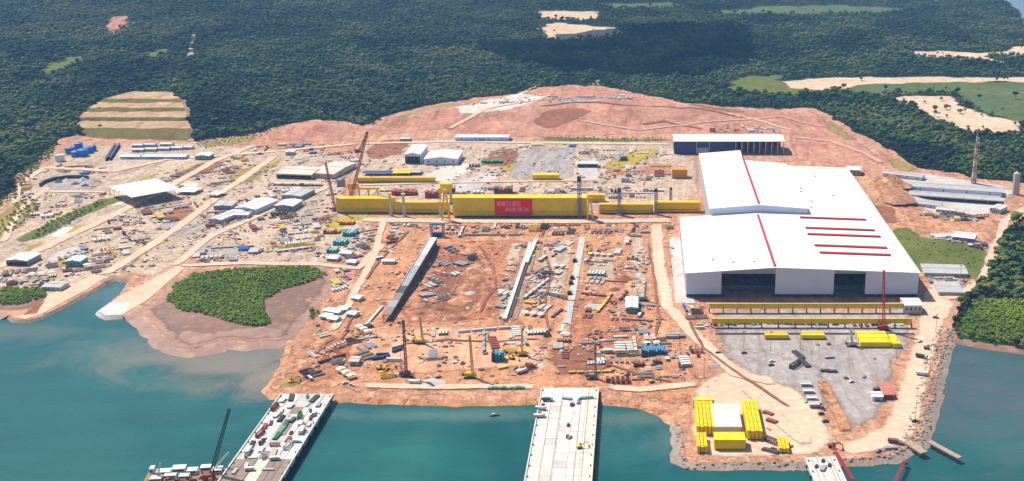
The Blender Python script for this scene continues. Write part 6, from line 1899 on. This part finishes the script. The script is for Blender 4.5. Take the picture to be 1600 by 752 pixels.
# ---- yards full of stock
ZONES = [
 ('in the yard above the twin slipways', [(70, 415), (150, 372), (260, 372), (225, 410), (190, 428), (110, 435)], 34, 0.55),
 ('beside the open white roof', [(160, 345), (215, 322), (330, 318), (290, 352), (210, 366), (130, 372)], 34, 0.55),
 ('along the upper west yard road', [(195, 290), (300, 258), (400, 248), (360, 285), (280, 308), (235, 312)], 26, 0.5),
 ('in the batching yard', [(40, 330), (60, 300), (170, 304), (110, 330), (60, 352)], 16, 0.4),
 ('near the horseshoe wall', [(60, 268), (90, 258), (180, 262), (165, 276), (150, 298), (140, 300), (145, 275)], 12, 0.2),
 ('among the white workshops', [(290, 375), (320, 330), (400, 300), (470, 296), (510, 320), (470, 350), (400, 362)], 42, 0.5),
 ('on the grey washed floor', [(282, 402), (300, 385), (400, 380), (420, 405), (330, 412)], 20, 0.2),
 ('west of the teal sheeting', [(420, 400), (430, 352), (520, 338), (510, 365), (490, 395)], 42, 0.4),
 ('between the teal sheeting and the ramp', [(530, 410), (560, 360), (600, 348), (640, 350), (610, 400), (560, 450), (510, 460)], 40, 0.6),
 ('beside the cream workshops', [(420, 262), (470, 240), (560, 236), (545, 290), (520, 310), (500, 300), (440, 258)], 18, 0.3),
 ('behind the yellow girders', [(570, 300), (700, 296), (900, 292), (1040, 296), (1040, 312), (700, 304)], 60, 0.0),
 ('in the back yard by the sheds', [(730, 262), (800, 228), (900, 226), (900, 232), (810, 232), (790, 280), (735, 280)], 18, 0.1),
 ('in the back yard beside the gravel pad', [(905, 232), (1045, 234), (1045, 285), (940, 288), (938, 262), (905, 250)], 40, 0.0),
 ('in front of the banner girder', [(600, 350), (700, 352), (1045, 350), (1050, 370), (690, 372), (690, 362)], 56, 0.0),
 ('around the long concrete beams', [(770, 500), (800, 385), (895, 376), (876, 500)], 46, 1.2),
 ('in the middle berth', [(912, 500), (915, 378), (1030, 376), (1040, 480), (1030, 520)], 44, 1.4),
 ('beside the long ramp', [(690, 385), (775, 380), (760, 420), (690, 490), (645, 495)], 20, 0.8),
 ('on the peach earth', [(600, 515), (860, 512), (860, 560), (780, 590), (640, 560)], 24, 0.2),
 ('on the west shore', [(450, 600), (500, 510), (590, 510), (580, 590)], 30, 0.7),
 ('between the teal panels and the wide pier', [(870, 520), (1060, 515), (1080, 570), (1060, 620), (960, 610), (870, 590)], 56, 0.1),
 ('beside the runways', [(1060, 480), (1100, 478), (1110, 540), (1090, 560), (1060, 530)], 10, 0.1),
 ('under the yellow runways', [(1112, 505), (1420, 505), (1420, 508), (1112, 508)], 30, 0.0),
 ('on the hilltop plant', [(715, 178), (745, 166), (850, 155), (985, 152), (1000, 165), (860, 178)], 36, 0.1),
 ('behind the back shed', [(1090, 208), (1120, 198), (1220, 202), (1220, 209)], 14, 0.0),
 ('around the long grey sheds', [(1432, 336), (1470, 334), (1545, 336), (1530, 346), (1490, 346)], 30, 0.0),
 ('on the pad above the grassy slope', [(1455, 372), (1485, 372), (1545, 392), (1535, 398), (1470, 388)], 16, 0.0),
 ('on the grey hardstand', [(1435, 420), (1510, 436), (1512, 450), (1462, 450)], 12, 0.0),
 ('by the west slipway', [(-20, 430), (60, 420), (100, 430), (60, 448), (-20, 446)], 18, 0.3),
 ('at the west forest edge', [(20, 310), (35, 280), (62, 256), (60, 275), (40, 320)], 8, 0.3),
 ('below the red mound', [(340, 240), (420, 226), (540, 224), (540, 234), (420, 240), (350, 254)], 26, 0.1),
]
KW = [('container', 3), ('truck', 3), ('car', 3), ('cabin', 2), ('excavator', 2), ('pipes', 4), ('plates', 5), ('frame', 3), ('beams', 4), ('canopy', 2)]
CW = {'container': ['white', 'red', 'grey', 'blue', 'cream', 'white'], 'truck': ['white', 'yellow', 'red', 'dark', 'grey'], 'car': ['white', 'white', 'dark', 'grey', 'red'], 'cabin': ['white', 'cream', 'white', 'grey'],
      'excavator': ['yellow', 'orange', 'yellow'], 'pipes': ['grey', 'red', 'dark', 'brown', 'cream'], 'plates': ['red', 'grey', 'brown', 'dark', 'white', 'cream'], 'frame': ['dark', 'red', 'yellow', 'brown', 'grey'],
      'beams': ['white', 'grey', 'brown', 'cream', 'red'], 'canopy': ['white', 'cream', 'grey', 'white']}
rz_ = random.Random(21)
WID = {'truck': 2.8, 'car': 2.4, 'container': 2.6, 'cabin': 3.6, 'excavator': 4.0, 'pipes': 4.2, 'plates': 3.6, 'frame': 3.2, 'beams': 4.4, 'canopy': 6.2}
for where, poly, n, r0 in ZONES:
    w = np.array(pxpoly(poly))
    made = tries = 0
    n = int(n * 2.0)
    while made < n and tries < n * 12:
        tries += 1
        X, Y = rz_.uniform(w[:, 0].min(), w[:, 0].max()), rz_.uniform(w[:, 1].min(), w[:, 1].max())
        kd = rz_.choices([k for k, _ in KW], [q for _, q in KW])[0]
        sc = rz_.choice((0.65, 0.8, 0.9, 1.0))
        colr = rz_.choice(CW[kd])
        ra = r0 + rz_.choice((0, 0, math.pi / 2)) + rz_.uniform(-0.06, 0.06)
        side = rz_.random() < 0.7
        stp = (WID[kd] * 1.45 if side else NOUN[kd][2] * 2.15) * sc
        da = ra + (math.pi / 2 if side else 0)
        cnt = rz_.randint(2, 6) if kd not in ('excavator',) else 1
        row = []
        for j in range(cnt):
            x, y = X + math.cos(da) * stp * j, Y + math.sin(da) * stp * j
            if not bool(inside(w, np.array([x]), np.array([y]))[0]) or not free(x, y, WID[kd] * 0.6 * sc) or not off_road(x, y, WID[kd] * 0.6)[0]:
                break
            row.append((x, y))
        for x, y in row:
            if made < n:
                put(kd, colr, x, y, ra + rz_.uniform(-0.04, 0.04), where, sc=sc)
                OCC.pop()
                made += 1
        for x, y in row:
            occupy(x, y, (WID[kd] * 0.75 if side else NOUN[kd][2] * 0.9) * sc)
# small spoil heaps
for k in range(130):
    x, y = rz_.uniform(450, 1060), rz_.uniform(370, 600)
    if k % 3 == 0:
        x, y = rz_.uniform(640, 780), rz_.uniform(385, 500)
    X, Y = G(x, y)
    r = rz_.uniform(2.5, 7)
    if free(X, Y, r):
        mt, nm = rz_.choice(((BROWN, 'dark brown'), (ORANGE, 'orange'), (RED, 'red'), (PALE, 'pale')))
        heap('spoil_heap', f'small {nm} spoil heap in the orange earth of the berths', x, y, r, r * 0.45, mt, 'heap', 'small spoil heaps in the berths')

# ---- barge
a = G(290, 752, WATER_Z)
bg = thing('crane_barge', 'rusty work barge with white deckhouses and a dark crane boom', 'barge', (a[0], a[1] - 4, WATER_Z), 0.12)
MB().prism([(-27, 3.2), (-25, -2.2), (25, -2.2), (27, 3.2)], -22, 14).obj('hull', RUST, bg)
MB().box(-26.5, 26.5, -21.6, 13.6, 3.21, 3.5).obj('deck', WOOD, bg)
for k, (x0, x1, y0, y1, hh, mt) in enumerate(((-20, -10, 6, 12, 3.4, OFFW), (-9, 0, 7, 13, 5.0, WHITE), (1, 8, 6, 12, 3.2, OFFW), (-22, -14, -2, 4, 2.6, CREAM), (10, 17, 8, 13, 4.2, WHITE), (18, 25, 5, 12, 3, OFFW), (-13, -5, 1, 5, 3.0, WHITE), (-3, 4, 0, 5, 2.4, OFFW), (-24, -21, 7, 12, 6.0, WHITE))):
    q = MB().box(x0, x1, y0, y1, 3.51, 3.51 + hh).obj('deckhouse', mt, bg)
    MB().box(x0 + 0.5, x1 - 0.5, y0 - 0.06, y0 - 0.005, 3.51 + hh * 0.5, 3.51 + hh * 0.8).obj('window', GLASS, q)
for k in range(34):
    x, y = rz_.uniform(-25, 21), rz_.uniform(-18, 4)
    MB().taper(x, x + rz_.uniform(2, 6), y, y + rz_.uniform(1.5, 3), 3.52, 3.52 + rz_.uniform(1, 2.6), 0.2, 0.2).obj('deck_gear', rz_.choice((RUST, ORNG, DARK, OFFW, WOOD)), bg)
MB().taper(14, 21, -4, 3, 3.52, 7.6, 0.4, 0.4).obj('crane_house', RUST, bg)
zt = z_at(642, a[1]) - WATER_Z
for k in range(9):
    x = -26 + k * 6.5
    MB().cyl((x, 13.4, 3.5), (x, 13.4, 4.7), 0.12, 5).obj('stanchion', OFFW, bg)
MB().lattice((-18, 3, 3.5), (-15, 4, 15), 1.2, 0.8, 6, 0.3).obj('mast', OFFW, bg)
MB().lattice((19, 0, 6.0), (36, 3, zt), 2.2, 1.5, 14, 0.45).obj('boom', CHAR, bg)
MB().lattice((-26, -21, 3.5), (-26, -21, 14), 1.6, 1.6, 4, 0.3).obj('mooring_mast', OFFW, bg)
MB().lattice((20, 9, 6.5), (30, 11, 17), 1.0, 0.8, 6, 0.25).obj('derrick', CREAM, bg)
# small boat off the shore
a = G(772, 650, WATER_Z)
t = thing('boat', 'tiny dark boat on the water beside the wide pier', 'boat', (a[0], a[1], WATER_Z), 0.3)
MB().prism([(-3.4, 1.0), (-2.8, -0.4), (2.4, -0.4), (4.2, 1.1)], -1.0, 1.0).obj('hull', DARK, t)
MB().box(-1.6, 0.4, -0.7, 0.7, 1.02, 2.0).obj('wheelhouse', OFFW, t)

# ---- loose debris over the working ground
def debris_mat():
    m, nt, b = _new('site_debris')
    oi = nt.nodes.new('ShaderNodeObjectInfo')
    r = nt.nodes.new('ShaderNodeValToRGB'); r.color_ramp.interpolation = 'CONSTANT'
    cs = [(0.16, 0.08, 0.05), (0.55, 0.52, 0.48), (0.05, 0.045, 0.045), (0.34, 0.17, 0.10), (0.42, 0.38, 0.35), (0.22, 0.11, 0.07), (0.62, 0.60, 0.57), (0.30, 0.20, 0.14), (0.09, 0.07, 0.06), (0.48, 0.30, 0.19)]
    e = r.color_ramp.elements
    while len(e) < len(cs):
        e.new(0.5)
    for k, q in enumerate(cs):
        e[k].position = k / len(cs); e[k].color = (*q, 1)
    nt.links.new(oi.outputs['Random'], r.inputs[0])
    nt.links.new(r.outputs[0], b.inputs['Base Color'])
    b.inputs['Roughness'].default_value = 0.85
    return m
DEB = debris_mat()
dm = []
for k in range(6):
    rr = random.Random(60 + k)
    m = MB()
    for j in range(1 + k % 3):
        w, l, hh = rr.uniform(0.5, 1.1), rr.uniform(0.8, 2.6), rr.uniform(0.4, 1.0)
        x, y = rr.uniform(-0.8, 0.8), rr.uniform(-0.8, 0.8)
        m.taper(x - l, x + l, y - w, y + w, -0.1, hh, 0.15 * l, 0.15 * w)
    me = m.mesh('debris_piece'); me.materials.append(DEB); dm.append(me)
DEBRIS = model_collection('debris_models', dm)
dp = []
rd = random.Random(77)
AREAS = [(z[1], 0.017) for z in ZONES] + [([(570, 350), (1050, 352), (1050, 480), (1060, 600), (700, 605), (440, 605), (470, 545), (520, 470)], 0.006), ([(60, 420), (70, 400), (300, 262), (540, 245), (540, 300), (590, 350), (560, 405), (280, 414), (180, 430)], 0.014),
         ([(560, 228), (1040, 230), (1040, 300), (560, 300)], 0.006), ([(1110, 535), (1400, 535), (1380, 600), (1300, 600), (1180, 575)], 0.002), ([(1090, 600), (1250, 600), (1300, 700), (1090, 712)], 0.003)]
for poly, dens in AREAS:
    w = np.array(pxpoly(poly))
    x0, x1, y0, y1 = w[:, 0].min(), w[:, 0].max(), w[:, 1].min(), w[:, 1].max()
    n = int((x1 - x0) * (y1 - y0) * dens)
    X, Y = RNG.uniform(x0, x1, n), RNG.uniform(y0, y1, n)
    g = np.array([noise.noise(Vector((x / 28, y / 28, 8.1))) for x, y in zip(X, Y)])
    ok = inside(w, X, Y) & (g > 0.02)
    X, Y = X[ok], Y[ok]
    ok = off_road(X, Y, 0.0)
    X, Y = X[ok], Y[ok]
    dp.append(np.stack([X, Y, hv(X, Y) + 0.2], 1))
dp = np.concatenate(dp)
hx = (dp[:, 0] > 38) & (dp[:, 0] < 274) & (dp[:, 1] > 1100) & (dp[:, 1] < 1600)
scatter('debris', dp[~hx], DEBRIS, 0.45, 1.5, 'loose timber, rubble and scrap strewn over the working ground', 'debris', 41)

# ---- riprap along the quay
def boulder(seed):
    bm = bmesh.new()
    bmesh.ops.create_icosphere(bm, subdivisions=1, radius=1.0)
    for v in bm.verts:
        v.co *= 1 + 0.5 * noise.noise(v.co * 1.7 + Vector((seed * 3.1, 0, 0)))
        v.co.z *= 0.7
    me = bpy.data.meshes.new('boulder'); bm.to_mesh(me); bm.free()
    me.materials.append(STONE)
    return me
ROCKS = model_collection('rock_models', [boulder(k) for k in range(5)])
rp = []
qp = wob([G(*p) for p in C_QUAY], 0.7, 3.0, closed=False, seed=1.7)
for i in range(1, len(qp) - 1):
    d = (Vector(qp[i + 1]) - Vector(qp[i - 1])).normalized()
    n = Vector((d.y, -d.x))
    east = qp[i][0] > G(1395, 700)[0] - 5
    for k in range(5 if east else 2):
        f = random.uniform(-0.05, 1.0)
        if east and k > 1:
            f = random.uniform(-1.6, 0.1)
        p = Vector(qp[i]) + n * 8 * f + Vector((random.uniform(-1, 1), random.uniform(-1, 1)))
        rp.append((p.x, p.y, -4.0 * max(0, f) + 0.2))
scatter('riprap', rp, ROCKS, 0.6, 1.9, 'grey brown boulders along the quay and east road', 'riprap', 31)

# ------------------------------------------------------------------ labels that single things out
ORD = ['first', 'second', 'third', 'fourth', 'fifth', 'sixth', 'seventh', 'eighth', 'ninth', 'tenth', 'eleventh', 'twelfth', 'thirteenth', 'fourteenth', 'fifteenth', 'sixteenth', 'seventeenth', 'eighteenth', 'nineteenth', 'twentieth']
bpy.context.view_layer.update()
by = {}
for o in LABELLED:
    by.setdefault(o['label'], []).append(o)
for lb, os_ in by.items():
    if len(os_) < 2 or len(os_) > 40:
        continue
    os_.sort(key=lambda o: P(o.location.x, o.location.y, o.location.z)[0])
    n = len(os_)
    for k, o in enumerate(os_):
        if n == 2:
            sfx = ', the left one' if k == 0 else ', the right one'
        elif k == 0:
            sfx = ', leftmost'
        elif k == n - 1:
            sfx = ', rightmost'
        elif k < n / 2:
            sfx = f', {ORD[k]} from the left'
        else:
            sfx = f', {ORD[n - 1 - k]} from the right'
        o['label'] = lb + sfx
        if 'group' not in o:
            o['group'] = lb
cc = {}
for o in LABELLED:
    cc[o['category']] = cc.get(o['category'], 0) + 1
print(sorted(cc.items(), key=lambda q: -q[1])[:14])
print('dup labels', len(LABELLED) - len({o['label'] for o in LABELLED}), 'longest', max(len(o['label'].split()) for o in LABELLED))
print('things', len(LABELLED), 'objects', len(bpy.data.objects))
